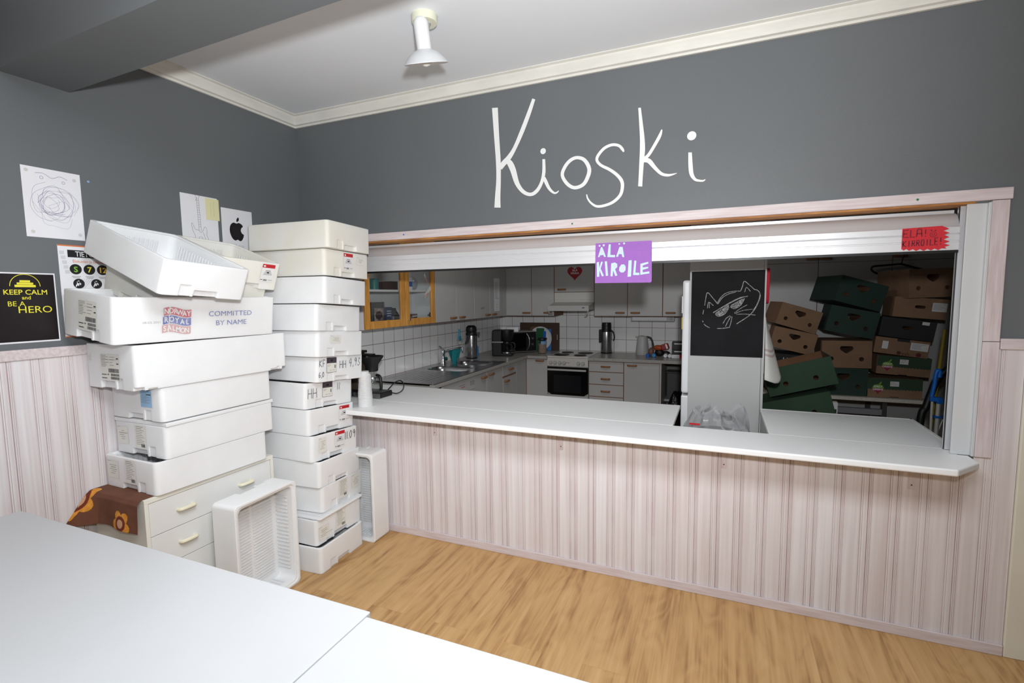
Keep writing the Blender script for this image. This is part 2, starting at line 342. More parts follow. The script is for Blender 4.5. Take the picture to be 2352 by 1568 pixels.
# outlines of the hand-painted word and the chalk cat, metres on their own surfaces
KIOSKI = [(0,[(1.5336,2.7259),(1.5353,2.6995),(1.5377,2.6616),(1.5405,2.6186),(1.5432,2.5768),(1.5461,2.5359),(1.5492,2.4932),(1.552,2.4518),(1.554,2.4149),(1.555,2.3841),(1.5554,2.3572),(1.5551,2.3325),(1.5542,2.3078),(1.5524,2.2825),(1.5497,2.2575),(1.5469,2.2338),(1.5445,2.2123),(1.5428,2.1928),(1.5413,2.1751),(1.5402,2.1605),(1.5393,2.1503)],[(1.5711,2.7222),(1.572,2.696),(1.5734,2.6584),(1.575,2.6157),(1.5767,2.5743),(1.5788,2.5337),(1.5812,2.4912),(1.5835,2.4499),(1.5849,2.4127),(1.5854,2.3815),(1.5852,2.3543),(1.5846,2.3293),(1.5839,2.3042),(1.583,2.2784),(1.5817,2.2529),(1.5805,2.2291),(1.5797,2.208),(1.5795,2.1889),(1.5797,2.1715),(1.58,2.1569),(1.5801,2.1466)]),(0,[(1.7871,2.7395),(1.7811,2.7261),(1.7724,2.707),(1.7625,2.685),(1.7524,2.663),(1.7423,2.6412),(1.7315,2.6181),(1.7204,2.5946),(1.7093,2.5717),(1.698,2.5486),(1.6865,2.5252),(1.6751,2.5032),(1.6642,2.4844),(1.654,2.4697),(1.6442,2.4581),(1.6348,2.4483),(1.6258,2.4394),(1.6172,2.4318),(1.6086,2.4256),(1.5999,2.4192),(1.5915,2.4119),(1.584,2.4033),(1.5777,2.3946),(1.5727,2.3869),(1.5692,2.3817)],[(1.8049,2.7312),(1.7998,2.7174),(1.7926,2.6976),(1.784,2.6749),(1.775,2.6523),(1.7655,2.63),(1.7551,2.6066),(1.7442,2.5829),(1.733,2.5598),(1.7212,2.5368),(1.7087,2.5136),(1.6964,2.4917),(1.6851,2.4724),(1.6754,2.4564),(1.6666,2.4428),(1.6583,2.431),(1.6498,2.4202),(1.6407,2.4105),(1.6318,2.4026),(1.6238,2.3961),(1.6169,2.3901),(1.6099,2.3836),(1.6025,2.3767),(1.596,2.3704),(1.5914,2.366)]),(0,[(1.6157,2.4085),(1.6186,2.4046),(1.6222,2.3997),(1.6255,2.3946),(1.6285,2.389),(1.6319,2.3825),(1.6359,2.3747),(1.6404,2.3649),(1.6457,2.3526),(1.6518,2.3356),(1.6586,2.3145),(1.6664,2.2923),(1.6753,2.2723),(1.6854,2.2557),(1.6963,2.2411),(1.7078,2.2284),(1.7198,2.2178),(1.7325,2.2091),(1.7459,2.2026),(1.7595,2.1983),(1.773,2.1966),(1.786,2.1981),(1.798,2.2023),(1.8089,2.2085),(1.8187,2.2164),(1.8275,2.2263),(1.8354,2.238),(1.8423,2.2507),(1.8483,2.2638),(1.8535,2.2772),(1.8579,2.2913),(1.8614,2.3063),(1.8637,2.3224),(1.8643,2.3417),(1.8636,2.363),(1.8624,2.3823),(1.8617,2.3956)],[(1.6331,2.4246),(1.6372,2.4222),(1.6438,2.4184),(1.6518,2.4123),(1.6594,2.4041),(1.6654,2.3951),(1.6706,2.3853),(1.6755,2.3738),(1.6808,2.3594),(1.6859,2.3407),(1.6907,2.3193),(1.6958,2.2982),(1.7017,2.2805),(1.7088,2.2662),(1.7169,2.2532),(1.7256,2.2421),(1.7345,2.2331),(1.7438,2.2262),(1.7535,2.2211),(1.763,2.2179),(1.7714,2.2167),(1.7791,2.2176),(1.7869,2.2204),(1.7949,2.2251),(1.8027,2.2311),(1.8103,2.2389),(1.8179,2.2486),(1.8248,2.2598),(1.8307,2.2716),(1.8353,2.284),(1.8389,2.2971),(1.8416,2.3111),(1.8437,2.326),(1.845,2.344),(1.8454,2.3646),(1.8454,2.3837),(1.8455,2.397)]),(0,[(1.8466,2.2932),(1.8477,2.2891),(1.8492,2.2833),(1.8516,2.2761),(1.8549,2.2679),(1.8595,2.2582),(1.8653,2.2468),(1.8719,2.2349),(1.8791,2.2244),(1.887,2.2157),(1.8954,2.2081),(1.9037,2.2021),(1.9116,2.1977),(1.9192,2.1958),(1.9258,2.1964),(1.9308,2.1983),(1.9348,2.2004),(1.9382,2.2032),(1.9407,2.2067),(1.9423,2.2098),(1.9433,2.2119)],[(1.8617,2.2973),(1.8639,2.2935),(1.8669,2.2883),(1.8704,2.2818),(1.8743,2.2741),(1.8787,2.2643),(1.8834,2.2529),(1.8883,2.2418),(1.8934,2.2325),(1.899,2.2248),(1.9053,2.2177),(1.9115,2.2118),(1.9165,2.2079),(1.9199,2.2063),(1.9231,2.2061),(1.9268,2.2068),(1.9303,2.2077),(1.9332,2.2087),(1.936,2.2105),(1.9385,2.2126),(1.9403,2.2141)]),(1,[(2.0508,2.3731),(2.0596,2.3713),(2.0689,2.3679),(2.0774,2.3631),(2.0847,2.3569),(2.0917,2.348),(2.0988,2.3363),(2.1043,2.3239),(2.1073,2.3129),(2.1074,2.3026),(2.1052,2.2913),(2.1014,2.2798),(2.0969,2.2691),(2.0923,2.2595),(2.0871,2.251),(2.0812,2.2439),(2.0743,2.2385),(2.0653,2.2342),(2.0544,2.231),(2.0433,2.2295),(2.0337,2.2301),(2.0249,2.233),(2.0157,2.2382),(2.0065,2.2452),(1.9981,2.2533),(1.9899,2.263),(1.9821,2.2743),(1.9761,2.2857),(1.9731,2.2957),(1.9734,2.3048),(1.9764,2.3145),(1.9814,2.3245),(1.9871,2.334),(1.9936,2.343),(2.0012,2.3515),(2.0095,2.3589),(2.0177,2.3647),(2.0259,2.3689),(2.0343,2.3719),(2.0426,2.3733)],[(2.0505,2.3911),(2.0626,2.389),(2.0752,2.3851),(2.0877,2.3789),(2.0991,2.3699),(2.109,2.3581),(2.1179,2.3441),(2.125,2.3288),(2.1292,2.3134),(2.1293,2.2984),(2.1263,2.284),(2.1215,2.2709),(2.1163,2.2592),(2.1108,2.2486),(2.1042,2.2385),(2.0961,2.2294),(2.0862,2.222),(2.0742,2.2163),(2.0606,2.2122),(2.0462,2.2102),(2.0317,2.2111),(2.018,2.2154),(2.0052,2.2225),(1.9935,2.2313),(1.9832,2.2413),(1.9737,2.253),(1.9648,2.2665),(1.9577,2.2809),(1.9538,2.2955),(1.9543,2.3095),(1.9582,2.3225),(1.964,2.3342),(1.9704,2.3449),(1.9778,2.3551),(1.9865,2.3648),(1.9962,2.3734),(2.0061,2.3803),(2.0164,2.3855),(2.0273,2.3892),(2.0388,2.3912)]),(0,[(2.3095,2.3832),(2.3093,2.3858),(2.3091,2.3896),(2.3079,2.3948),(2.3054,2.4001),(2.3019,2.4057),(2.2971,2.412),(2.2908,2.4187),(2.2829,2.4243),(2.2739,2.4285),(2.264,2.4318),(2.2531,2.4339),(2.242,2.4344),(2.2307,2.4331),(2.219,2.4304),(2.2073,2.4263),(2.1963,2.4206),(2.1858,2.4129),(2.1758,2.4034),(2.167,2.3935),(2.1602,2.3844),(2.1556,2.3763),(2.1529,2.3682),(2.1522,2.3598),(2.1539,2.3512),(2.1579,2.3426),(2.1639,2.3345),(2.1713,2.3269),(2.1801,2.3194),(2.1908,2.3122),(2.2029,2.3053),(2.215,2.2986),(2.2259,2.2917),(2.2361,2.2844),(2.2461,2.2766),(2.2554,2.2688),(2.2637,2.261),(2.2709,2.2533),(2.2773,2.2456),(2.2825,2.2382),(2.2864,2.2311),(2.2892,2.2244),(2.291,2.2178),(2.2918,2.2106),(2.2918,2.2024),(2.2911,2.1927),(2.2895,2.1822),(2.2868,2.172),(2.2827,2.163),(2.2765,2.1546),(2.2683,2.1464),(2.2589,2.1388),(2.2493,2.1323),(2.2393,2.1271),(2.2286,2.1229),(2.2175,2.1195),(2.2064,2.1169),(2.195,2.1149),(2.1835,2.1137),(2.1727,2.1134),(2.1634,2.1144),(2.1555,2.1169),(2.148,2.1209),(2.1409,2.1258),(2.1342,2.1312),(2.1281,2.1369),(2.1226,2.1433),(2.1179,2.1499),(2.114,2.156),(2.1112,2.1618),(2.1092,2.168),(2.1078,2.1736),(2.1068,2.1776)],[(2.3023,2.3814),(2.3006,2.3836),(2.2984,2.3866),(2.2959,2.3896),(2.2928,2.393),(2.2892,2.3977),(2.2853,2.4031),(2.2812,2.4079),(2.2764,2.4114),(2.2699,2.4144),(2.2619,2.417),(2.2534,2.4187),(2.2447,2.4191),(2.2354,2.418),(2.2253,2.4157),(2.2153,2.4121),(2.2061,2.4073),(2.1971,2.4006),(2.188,2.3921),(2.18,2.383),(2.1741,2.3749),(2.1705,2.3685),(2.1686,2.3633),(2.1683,2.3588),(2.1691,2.3543),(2.1715,2.3492),(2.1757,2.3436),(2.1817,2.3375),(2.1889,2.3313),(2.1982,2.3252),(2.2097,2.319),(2.2222,2.3124),(2.2343,2.3051),(2.2454,2.2974),(2.2561,2.2894),(2.2663,2.2812),(2.2755,2.2728),(2.2838,2.2644),(2.2914,2.2559),(2.2981,2.2469),(2.3034,2.2376),(2.307,2.2282),(2.3092,2.2189),(2.3099,2.2095),(2.3096,2.1997),(2.3085,2.1888),(2.3064,2.177),(2.3028,2.1649),(2.2972,2.1535),(2.2893,2.1433),(2.2797,2.134),(2.2691,2.1258),(2.2582,2.1187),(2.2468,2.113),(2.2347,2.1086),(2.2225,2.1052),(2.2104,2.1027),(2.1982,2.1007),(2.1856,2.0996),(2.1731,2.0996),(2.1613,2.1013),(2.1507,2.1052),(2.1415,2.1107),(2.1335,2.117),(2.1265,2.1234),(2.12,2.1303),(2.1142,2.1379),(2.1094,2.1455),(2.1056,2.1527),(2.1031,2.1601),(2.1019,2.1672),(2.1014,2.1731),(2.101,2.1772)]),(0,[(2.3798,2.5978),(2.3807,2.5856),(2.382,2.5681),(2.3835,2.5482),(2.3849,2.5285),(2.3863,2.5088),(2.3877,2.488),(2.389,2.4675),(2.39,2.4485),(2.3906,2.4316),(2.3908,2.416),(2.3908,2.401),(2.3907,2.3858),(2.3904,2.3704),(2.3899,2.3549),(2.3893,2.3389),(2.3887,2.3225),(2.3881,2.3052),(2.3875,2.2873),(2.3869,2.2696),(2.3862,2.2529),(2.3855,2.2362),(2.3848,2.2195),(2.3841,2.2051),(2.3836,2.1949)],[(2.3936,2.597),(2.3953,2.5848),(2.3976,2.5673),(2.4003,2.5473),(2.4029,2.5275),(2.4056,2.5078),(2.4085,2.487),(2.4113,2.4663),(2.4135,2.4469),(2.4152,2.4296),(2.4165,2.4134),(2.4173,2.3978),(2.4175,2.3819),(2.4168,2.3658),(2.4154,2.35),(2.4138,2.3343),(2.4123,2.3182),(2.4111,2.3012),(2.4099,2.2835),(2.4088,2.266),(2.4078,2.2494),(2.4069,2.2329),(2.4062,2.2163),(2.4056,2.2018),(2.4052,2.1917)]),(0,[(2.4984,2.4724),(2.4961,2.4678),(2.4929,2.4615),(2.489,2.454),(2.4843,2.4455),(2.4784,2.4349),(2.4713,2.4223),(2.4637,2.4092),(2.4565,2.3972),(2.4498,2.3863),(2.4432,2.376),(2.4369,2.3666),(2.4311,2.3589),(2.4258,2.3532),(2.4206,2.3489),(2.4153,2.3449),(2.4104,2.3405),(2.4062,2.3356),(2.403,2.331),(2.4006,2.3272),(2.399,2.3247)],[(2.5044,2.4699),(2.504,2.4646),(2.5034,2.457),(2.5019,2.4475),(2.4986,2.437),(2.493,2.4254),(2.4856,2.4125),(2.4777,2.3995),(2.4703,2.3876),(2.4635,2.3766),(2.4568,2.366),(2.4503,2.3563),(2.4439,2.3477),(2.4375,2.3409),(2.4315,2.3359),(2.4264,2.332),(2.4225,2.3285),(2.4194,2.3248),(2.4167,2.3209),(2.4145,2.3174),(2.4128,2.3148)]),(0,[(2.4115,2.3164),(2.4164,2.3156),(2.4223,2.3147),(2.4272,2.3132),(2.4312,2.311),(2.4371,2.3054),(2.4452,2.2961),(2.4542,2.2852),(2.4632,2.2751),(2.4718,2.266),(2.4803,2.2571),(2.4891,2.2488),(2.4982,2.2418),(2.5076,2.2368),(2.5167,2.2335),(2.5253,2.2314),(2.5333,2.2303),(2.5411,2.2302),(2.5482,2.2313),(2.5545,2.2329),(2.5603,2.2345),(2.5661,2.2363),(2.5718,2.2385),(2.5766,2.2405),(2.58,2.2418)],[(2.4108,2.3378),(2.4153,2.3378),(2.4228,2.3378),(2.4332,2.3359),(2.4446,2.3298),(2.4541,2.3198),(2.4622,2.3082),(2.4697,2.2966),(2.4771,2.2864),(2.4845,2.2773),(2.492,2.2683),(2.4992,2.2606),(2.506,2.2547),(2.5126,2.2506),(2.5196,2.2477),(2.5268,2.2456),(2.5336,2.244),(2.5398,2.2429),(2.5459,2.2426),(2.5521,2.2427),(2.5581,2.2429),(2.5642,2.243),(2.5703,2.2433),(2.5756,2.2436),(2.5793,2.2439)]),(0,[(2.6334,2.3402),(2.6337,2.3276),(2.6339,2.3092),(2.6344,2.2894),(2.6352,2.2726),(2.6362,2.2599),(2.6373,2.2486),(2.6391,2.2381),(2.6421,2.2279),(2.6465,2.2184),(2.652,2.2101),(2.658,2.2031),(2.6645,2.1973),(2.6715,2.1931),(2.6786,2.1908),(2.685,2.1895),(2.6905,2.1886),(2.6956,2.1878),(2.7006,2.1873),(2.7052,2.1872),(2.7095,2.1879),(2.7132,2.1898),(2.7159,2.1924),(2.7178,2.1948),(2.719,2.1964)],[(2.6504,2.3387),(2.6515,2.326),(2.653,2.3077),(2.6547,2.2881),(2.6562,2.2716),(2.6574,2.2592),(2.6583,2.2487),(2.6594,2.24),(2.661,2.2324),(2.6633,2.2253),(2.666,2.2186),(2.6693,2.2126),(2.6727,2.208),(2.6763,2.2048),(2.681,2.2023),(2.6864,2.2004),(2.6916,2.1988),(2.6962,2.1974),(2.7004,2.1966),(2.7042,2.1962),(2.7072,2.1961),(2.7099,2.1963),(2.7127,2.1971),(2.7152,2.1982),(2.7171,2.199)])]
DOTS = [((1.8501,2.4409),0.0167),((2.6483,2.4206),0.0223)]
CAT = [[(2.7068,1.5419),(2.7079,1.5518),(2.7094,1.5661),(2.7112,1.5814),(2.7132,1.5944),(2.7149,1.6058),(2.7166,1.6167),(2.719,1.625),(2.723,1.6282),(2.7294,1.6245),(2.7375,1.6157),(2.7462,1.6046),(2.7546,1.594),(2.763,1.5834),(2.7719,1.5717),(2.7798,1.5611),(2.7853,1.5537)],[(2.7852,1.5601),(2.7881,1.5663),(2.7922,1.5751),(2.7973,1.5848),(2.8029,1.5935),(2.809,1.6012),(2.8157,1.6086),(2.8232,1.6154),(2.8317,1.6211),(2.8415,1.6256),(2.8524,1.6292),(2.8638,1.6319),(2.8751,1.6339),(2.8872,1.635),(2.9002,1.6352),(2.9118,1.635),(2.9198,1.6348)],[(2.7876,1.5521),(2.792,1.5599),(2.7983,1.5712),(2.8058,1.5833),(2.814,1.5934),(2.823,1.6012),(2.833,1.6079),(2.8434,1.6136),(2.8537,1.6184),(2.8645,1.6223),(2.876,1.6252),(2.8862,1.6274),(2.8933,1.6289)],[(2.9212,1.6348),(2.9232,1.6406),(2.926,1.6489),(2.929,1.6581),(2.9318,1.6668),(2.9337,1.6759),(2.9352,1.6858),(2.9373,1.694),(2.941,1.6979),(2.9469,1.6959),(2.9544,1.6898),(2.9626,1.6817),(2.9708,1.6738),(2.9795,1.6657),(2.989,1.6565),(2.9975,1.648),(3.0034,1.6421)],[(3.0034,1.6445),(3.0074,1.643),(3.0134,1.641),(3.0196,1.6381),(3.0247,1.634),(3.0287,1.6287),(3.0322,1.6222),(3.0348,1.6148),(3.036,1.6067),(3.0357,1.5981),(3.0341,1.5888),(3.0314,1.5788),(3.0281,1.568),(3.0239,1.5558),(3.0188,1.5425),(3.0131,1.5292),(3.0071,1.5173),(3.0001,1.5066),(2.9921,1.4965),(2.9848,1.488),(2.9798,1.482)],[(3.0147,1.642),(3.0182,1.6387),(3.0234,1.6341),(3.0286,1.6285),(3.0321,1.6223),(3.0335,1.6155),(3.0336,1.608),(3.0329,1.5998),(3.0316,1.5913),(3.0298,1.5823),(3.0273,1.5728),(3.0241,1.5629),(3.0201,1.5524),(3.0146,1.5402),(3.0078,1.5266),(3.0013,1.5142),(2.9968,1.5056)],[(2.9798,1.4804),(2.9753,1.4768),(2.9689,1.4716),(2.961,1.4653),(2.9519,1.4582),(2.9399,1.4494),(2.9255,1.4388),(2.9118,1.429),(2.9024,1.4221)],[(2.8629,1.4001),(2.8556,1.3987),(2.845,1.3967),(2.8334,1.3947),(2.8225,1.3931),(2.8122,1.3922),(2.8015,1.3916),(2.792,1.3912),(2.7854,1.391)],[(2.7403,1.3952),(2.7359,1.3975),(2.7295,1.4008),(2.7228,1.4045),(2.7173,1.408),(2.7133,1.4113),(2.71,1.4148),(2.7075,1.4179),(2.7057,1.4201)],[(2.7001,1.4322),(2.6953,1.442)],[(2.6967,1.4851),(2.7014,1.5136)],[(2.7246,1.5249),(2.725,1.5337),(2.7256,1.5466),(2.7271,1.5587),(2.7305,1.5653),(2.7371,1.5633),(2.7461,1.556),(2.7549,1.5474),(2.761,1.5417)],[(2.735,1.562),(2.7358,1.5265)],[(2.945,1.6282),(2.9465,1.635),(2.9485,1.645),(2.9512,1.6542),(2.9549,1.6585),(2.9603,1.6554),(2.9672,1.6474),(2.9738,1.6384),(2.9783,1.6324)],[(2.7591,1.4942),(2.7685,1.5003),(2.7819,1.5089),(2.7971,1.5186),(2.8119,1.5279),(2.826,1.5367),(2.8405,1.5456),(2.8552,1.5544),(2.8697,1.5628),(2.8844,1.571),(2.8994,1.5791),(2.9138,1.5864),(2.9267,1.5923),(2.9385,1.5965),(2.9494,1.5994),(2.9585,1.6014),(2.965,1.6029)],[(2.762,1.4974),(2.7715,1.5038),(2.7852,1.5128),(2.8005,1.523),(2.8154,1.5327),(2.8298,1.542),(2.8445,1.5516),(2.8592,1.5608),(2.8731,1.5691),(2.8864,1.5765),(2.8993,1.5834),(2.9115,1.5893),(2.9231,1.5939),(2.9345,1.5968),(2.9458,1.5984),(2.9555,1.5992),(2.9622,1.5998)],[(2.7741,1.491),(2.7752,1.4881),(2.7767,1.484),(2.7789,1.4797),(2.7819,1.4765),(2.786,1.4746),(2.7909,1.4733),(2.7964,1.4728),(2.8021,1.4734),(2.8083,1.4751),(2.815,1.4778),(2.8217,1.4813),(2.8277,1.4855),(2.8328,1.4907),(2.8375,1.4968),(2.8417,1.5032),(2.8454,1.5095),(2.8488,1.5161),(2.8517,1.523),(2.8541,1.5291),(2.8558,1.5334)],[(2.8616,1.5358),(2.8644,1.5331),(2.8684,1.5293),(2.8731,1.5255),(2.878,1.523),(2.883,1.5221),(2.8883,1.5222),(2.8939,1.5232),(2.8997,1.5254),(2.9059,1.529),(2.9125,1.5339),(2.9189,1.5395),(2.9244,1.5451),(2.9288,1.5508),(2.9324,1.5568),(2.9354,1.5629),(2.9381,1.5686),(2.9404,1.5742),(2.9423,1.5799),(2.9437,1.5848),(2.9447,1.5882)],[(2.7868,1.4894),(2.8482,1.5454)],[(2.7982,1.4814),(2.8555,1.5454)],[(2.8167,1.4815),(2.8486,1.5295)],[(2.8701,1.5453),(2.9341,1.5844)],[(2.8778,1.5294),(2.9379,1.5765)],[(2.7903,1.4975),(2.8414,1.5255)],[(2.8923,1.5293),(2.9346,1.5647)],[(2.8875,1.4928),(2.8934,1.4981),(2.9019,1.5056),(2.9117,1.5138),(2.9214,1.5214),(2.9321,1.5285),(2.944,1.5357),(2.9548,1.5421),(2.9623,1.5465)],[(2.8919,1.4897),(2.8996,1.4935),(2.9104,1.4991),(2.9231,1.5049),(2.9361,1.5095),(2.9511,1.5127),(2.9681,1.5151),(2.9836,1.5169),(2.9943,1.5181)],[(2.8993,1.4849),(2.9084,1.4854),(2.9215,1.4862),(2.9364,1.4867),(2.9511,1.4866),(2.9669,1.4855),(2.9843,1.4837),(3.0001,1.4818),(3.011,1.4805)],[(2.8217,1.4253),(2.8247,1.4314),(2.829,1.4402),(2.834,1.4496),(2.8394,1.4575),(2.8458,1.4637),(2.8531,1.4692),(2.8599,1.4737),(2.8646,1.4768)],[(2.837,1.4046),(2.8395,1.4105),(2.8429,1.4189),(2.8469,1.4285),(2.8509,1.4376),(2.8553,1.4469),(2.8601,1.4569),(2.8646,1.4658),(2.8676,1.4721)],[(2.8607,1.3984),(2.8623,1.4048),(2.8647,1.4138),(2.8672,1.424),(2.8693,1.4338),(2.8711,1.4437),(2.8727,1.4543),(2.874,1.4639),(2.875,1.4705)]]
CAT += [[(2.7779,1.4981),(2.782,1.4839)],[(2.7826,1.5011),(2.7867,1.4818)],[(2.7873,1.5041),(2.7913,1.4798)],[(2.792,1.5071),(2.796,1.4777)],[(2.7966,1.5101),(2.8006,1.4756)],[(2.8013,1.5131),(2.8056,1.4768)],[(2.806,1.5161),(2.8107,1.4794)],[(2.8107,1.519),(2.8159,1.482)],[(2.816,1.5219),(2.821,1.4846)],[(2.8216,1.5246),(2.8261,1.4871)],[(2.8273,1.5274),(2.8314,1.494)],[(2.8329,1.5302),(2.8367,1.5026)],[(2.8385,1.5329),(2.8421,1.5112)],[(2.8441,1.5356),(2.8475,1.5199)],[(2.8497,1.5384),(2.8528,1.5285)],[(2.8656,1.5445),(2.8746,1.5289)],[(2.8721,1.5483),(2.8804,1.5283)],[(2.8786,1.552),(2.8863,1.5276)],[(2.8851,1.5558),(2.8921,1.527)],[(2.8916,1.5596),(2.8979,1.5264)],[(2.8981,1.5633),(2.9031,1.5288)],[(2.9045,1.5671),(2.9081,1.5326)],[(2.9109,1.5708),(2.913,1.5364)],[(2.9163,1.5735),(2.918,1.5402)],[(2.9213,1.5758),(2.9229,1.5439)],[(2.9262,1.5781),(2.9274,1.5506)],[(2.9311,1.5804),(2.9316,1.5584)],[(2.936,1.5826),(2.9358,1.5663)],[(2.9409,1.5849),(2.9401,1.5741)],[(2.9458,1.5871),(2.9443,1.5819)]]

# ================================================================ THE SETTING
CEIL = 2.885
def slab(name, bx, m, bevel=0): 
    mb = MB()
    for b in bx: mb.box(*b)
    return struct(mb.build(name, m, bevel=bevel))
slab('floor', [(-.15, 5.6, -5.1, 3.7, -.1, 0)], M['floor'])
slab('ceiling', [(-.15, 5.6, -5.1, .12, CEIL, CEIL+.1)], M['ceil'])
slab('ceiling_kitchen', [(-.15, 5.6, .12, 3.7, CEIL, CEIL+.1)], M['wallkit'])
slab('wall_left', [(-.15, 0, -5.1, .12, 0, CEIL)], M['wallgrey'])
slab('wall_kitchen_left', [(-.15, 0, .12, 3.7, 0, CEIL)], M['wallkit'])
slab('wall_kitchen_back', [(0, 5.0, 3.5, 3.7, 0, CEIL)], M['wallkit'])
slab('wall_kitchen_right', [(4.9, 5.0, .12, 3.5, 0, CEIL)], M['wallkit'])
slab('wall_rear', [(-.15, 5.6, -5.2, -5.1, 0, CEIL)], M['wallwhite'])
slab('wall_right', [(5.5, 5.6, -5.1, .12, 0, CEIL)], M['wallgrey'])
slab('wall_back_left', [(0, .30, 0, .12, 0, CEIL)], M['wallgrey']); slab('wall_back_top', [(.30, 3.80, 0, .12, 2.005, CEIL)], M['wallgrey'])
slab('wall_back_below', [(.30, 3.80, 0, .12, 0, .855)], M['wallgrey']); slab('wall_back_right', [(3.80, 4.09, 0, .12, 0, CEIL)], M['wallgrey'])
slab('wall_back_far', [(4.09, 5.5, 0, .12, 2.1, CEIL), (4.95, 5.5, 0, .12, 0, 2.1)], M['wallgrey'])
# tiled splashbacks (a thin skin on the kitchen walls)
mb = MB(); mb.box(0, .008, .12, 3.49, .90, 1.40); struct(mb.build('wall_tiles_left', M['tilel']))
mb = MB(); mb.box(.008, 2.75, 3.49, 3.50, .88, 1.45); struct(mb.build('wall_tiles_back', M['tileb']))
# beam across the room under the ceiling
mb = MB()
pl = [(0, -1.345), (5.5, -1.53), (5.5, -1.80), (0, -1.60)]
mb.prism(pl, (0,0,2.583), X, Y, Z, CEIL-2.583)
bo = struct(mb.build('beam', M['wallgrey'])); 
# cornices
def cornice(name, p0, p1, inward):
    prof = [(0,0),(.012,0),(.016,.010),(.030,.014),(.034,.030),(.052,.048),(.056,.060),(.070,.066),(.070,.070),(0,.070)]
    mb = MB(); P0, P1, I = Vector(p0), Vector(p1), Vector(inward); k = len(prof); vs = []
    along = (P1-P0).normalized()
    for P, sgn in ((P0, 1), (P1, -1)):
        for d, h in prof: vs.append(P + I*d + Z*h)
    if name == 'trim_1':   # mitre at the corner
        for i, (d, h) in enumerate(prof): vs[i] = P0 + I*d + along*d + Z*h
    if name == 'trim_2':
        for i, (d, h) in enumerate(prof): vs[i] = P0 + I*d + along*d + Z*h
    fs = [(i, (i+1) % k, k+(i+1) % k, k+i) for i in range(k)] + [tuple(range(k))[::-1], tuple(range(k, 2*k))]
    mb.add(vs, fs); return struct(mb.build(name, M['cornice'], smooth=35))
cornice('trim_1', (0,0,2.815), (5.5,0,2.815), (0,-1,0))
cornice('trim_2', (0,0,2.815), (0,-1.345,2.815), (1,0,0))

# whitewashed beadboard: boards with three beads at every joint
def beadboard(name, length, z0, z1, O, ux, n, phase, T=.012):
    """strip of profile columns along ux, z0..z1"""
    pitch = .1105; prof = []   # (offset, depth, groove, bead)
    cell = [(0,T,0,0),(.050,T,.12,0),(.0565,T,.3,0),(.0580,T-.002,.8,0),(.0596,T-.002,.8,0),(.0610,T,0,.8),(.0640,T,0,.8),(.0655,T-.002,.7,0),(.0668,T-.002,.7,0),(.0682,T,0,.7),(.0705,T,.1,.2),(.0770,T,.28,0),(.0850,T,.12,0),(.0868,T-.0035,1,0),(.0888,T-.0035,1,0),(.0902,T,0,.8),(.0925,T,0,.8),(.0940,T-.002,.7,0),(.0956,T-.002,.7,0),(.0970,T,0,.6),(.0990,T,.15,0),(.1005,T-.0015,.6,0),(.1018,T-.0015,.6,0),(.1032,T,.2,0),(.107,T,.05,0)]
    k = -1
    while k*pitch+phase < length:
        for a, d, g, b in cell:
            x = k*pitch+phase+a
            if 0 < x < length: prof.append((x, d, g, b))
        k += 1
    prof = [(0, prof[0][1], prof[0][2], 0)] + prof + [(length, prof[-1][1], 0, 0)]
    O, ux, n = Vector(O), Vector(ux), Vector(n); vs = []; fs = []; col = []
    for x, d, g, b in prof:
        for z in (z0, z1): vs.append(O+ux*x+n*d+Z*z); col.append((g, b))
    N = len(prof)
    for i in range(N-1): fs.append((2*i, 2*i+2, 2*i+3, 2*i+1))
    b0 = len(vs)
    for x, z in ((0,z0),(length,z0),(length,z1),(0,z1)): vs.append(O+ux*x+n*.0005+Z*z); col.append((0,0))
    fs.append((b0, b0+1, b0+2, b0+3)); fs.append((0, 1, b0+3, b0)); fs.append((2*N-2, 2*N-1, b0+2, b0+1))
    fs.append(tuple(2*i+1 for i in range(N))+(b0+2, b0+3)); fs.append(tuple(2*i for i in range(N))+(b0+1, b0))
    me = bpy.data.meshes.new(name); me.from_pydata([tuple(v) for v in vs], [], fs); me.update()
    ca = me.color_attributes.new('groove', 'FLOAT_COLOR', 'POINT')
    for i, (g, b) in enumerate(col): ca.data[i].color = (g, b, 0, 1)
    me.materials.append(M['panel'])
    bm = bmesh.new(); bm.from_mesh(me); bmesh.ops.recalc_face_normals(bm, faces=bm.faces); bm.to_mesh(me); bm.free()
    o = bpy.data.objects.new(name, me); COL.objects.link(o); return struct(o)
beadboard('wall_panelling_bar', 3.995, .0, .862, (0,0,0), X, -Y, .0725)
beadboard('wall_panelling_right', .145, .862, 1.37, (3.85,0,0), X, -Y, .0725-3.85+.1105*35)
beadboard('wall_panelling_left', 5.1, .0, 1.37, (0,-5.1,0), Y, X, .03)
mb = MB(); mb.box(0, 3.995, -.024, -.0121, 0, .05); struct(mb.build('baseboard_bar', M['washwood'], bevel=.003))
mb = MB(); mb.box(.0121, .024, -5.1, -.03, 0, .05); struct(mb.build('baseboard_left', M['washwood'], bevel=.003))
mb = MB(); mb.box(.0005, .022, -5.1, -.0005, 1.369, 1.415); struct(mb.build('trim_3', M['washwood'], bevel=.003))
mb = MB(); mb.box(3.908, 4.0, -.022, -.0005, 1.369, 1.415); struct(mb.build('trim_4', M['washwood'], bevel=.003))
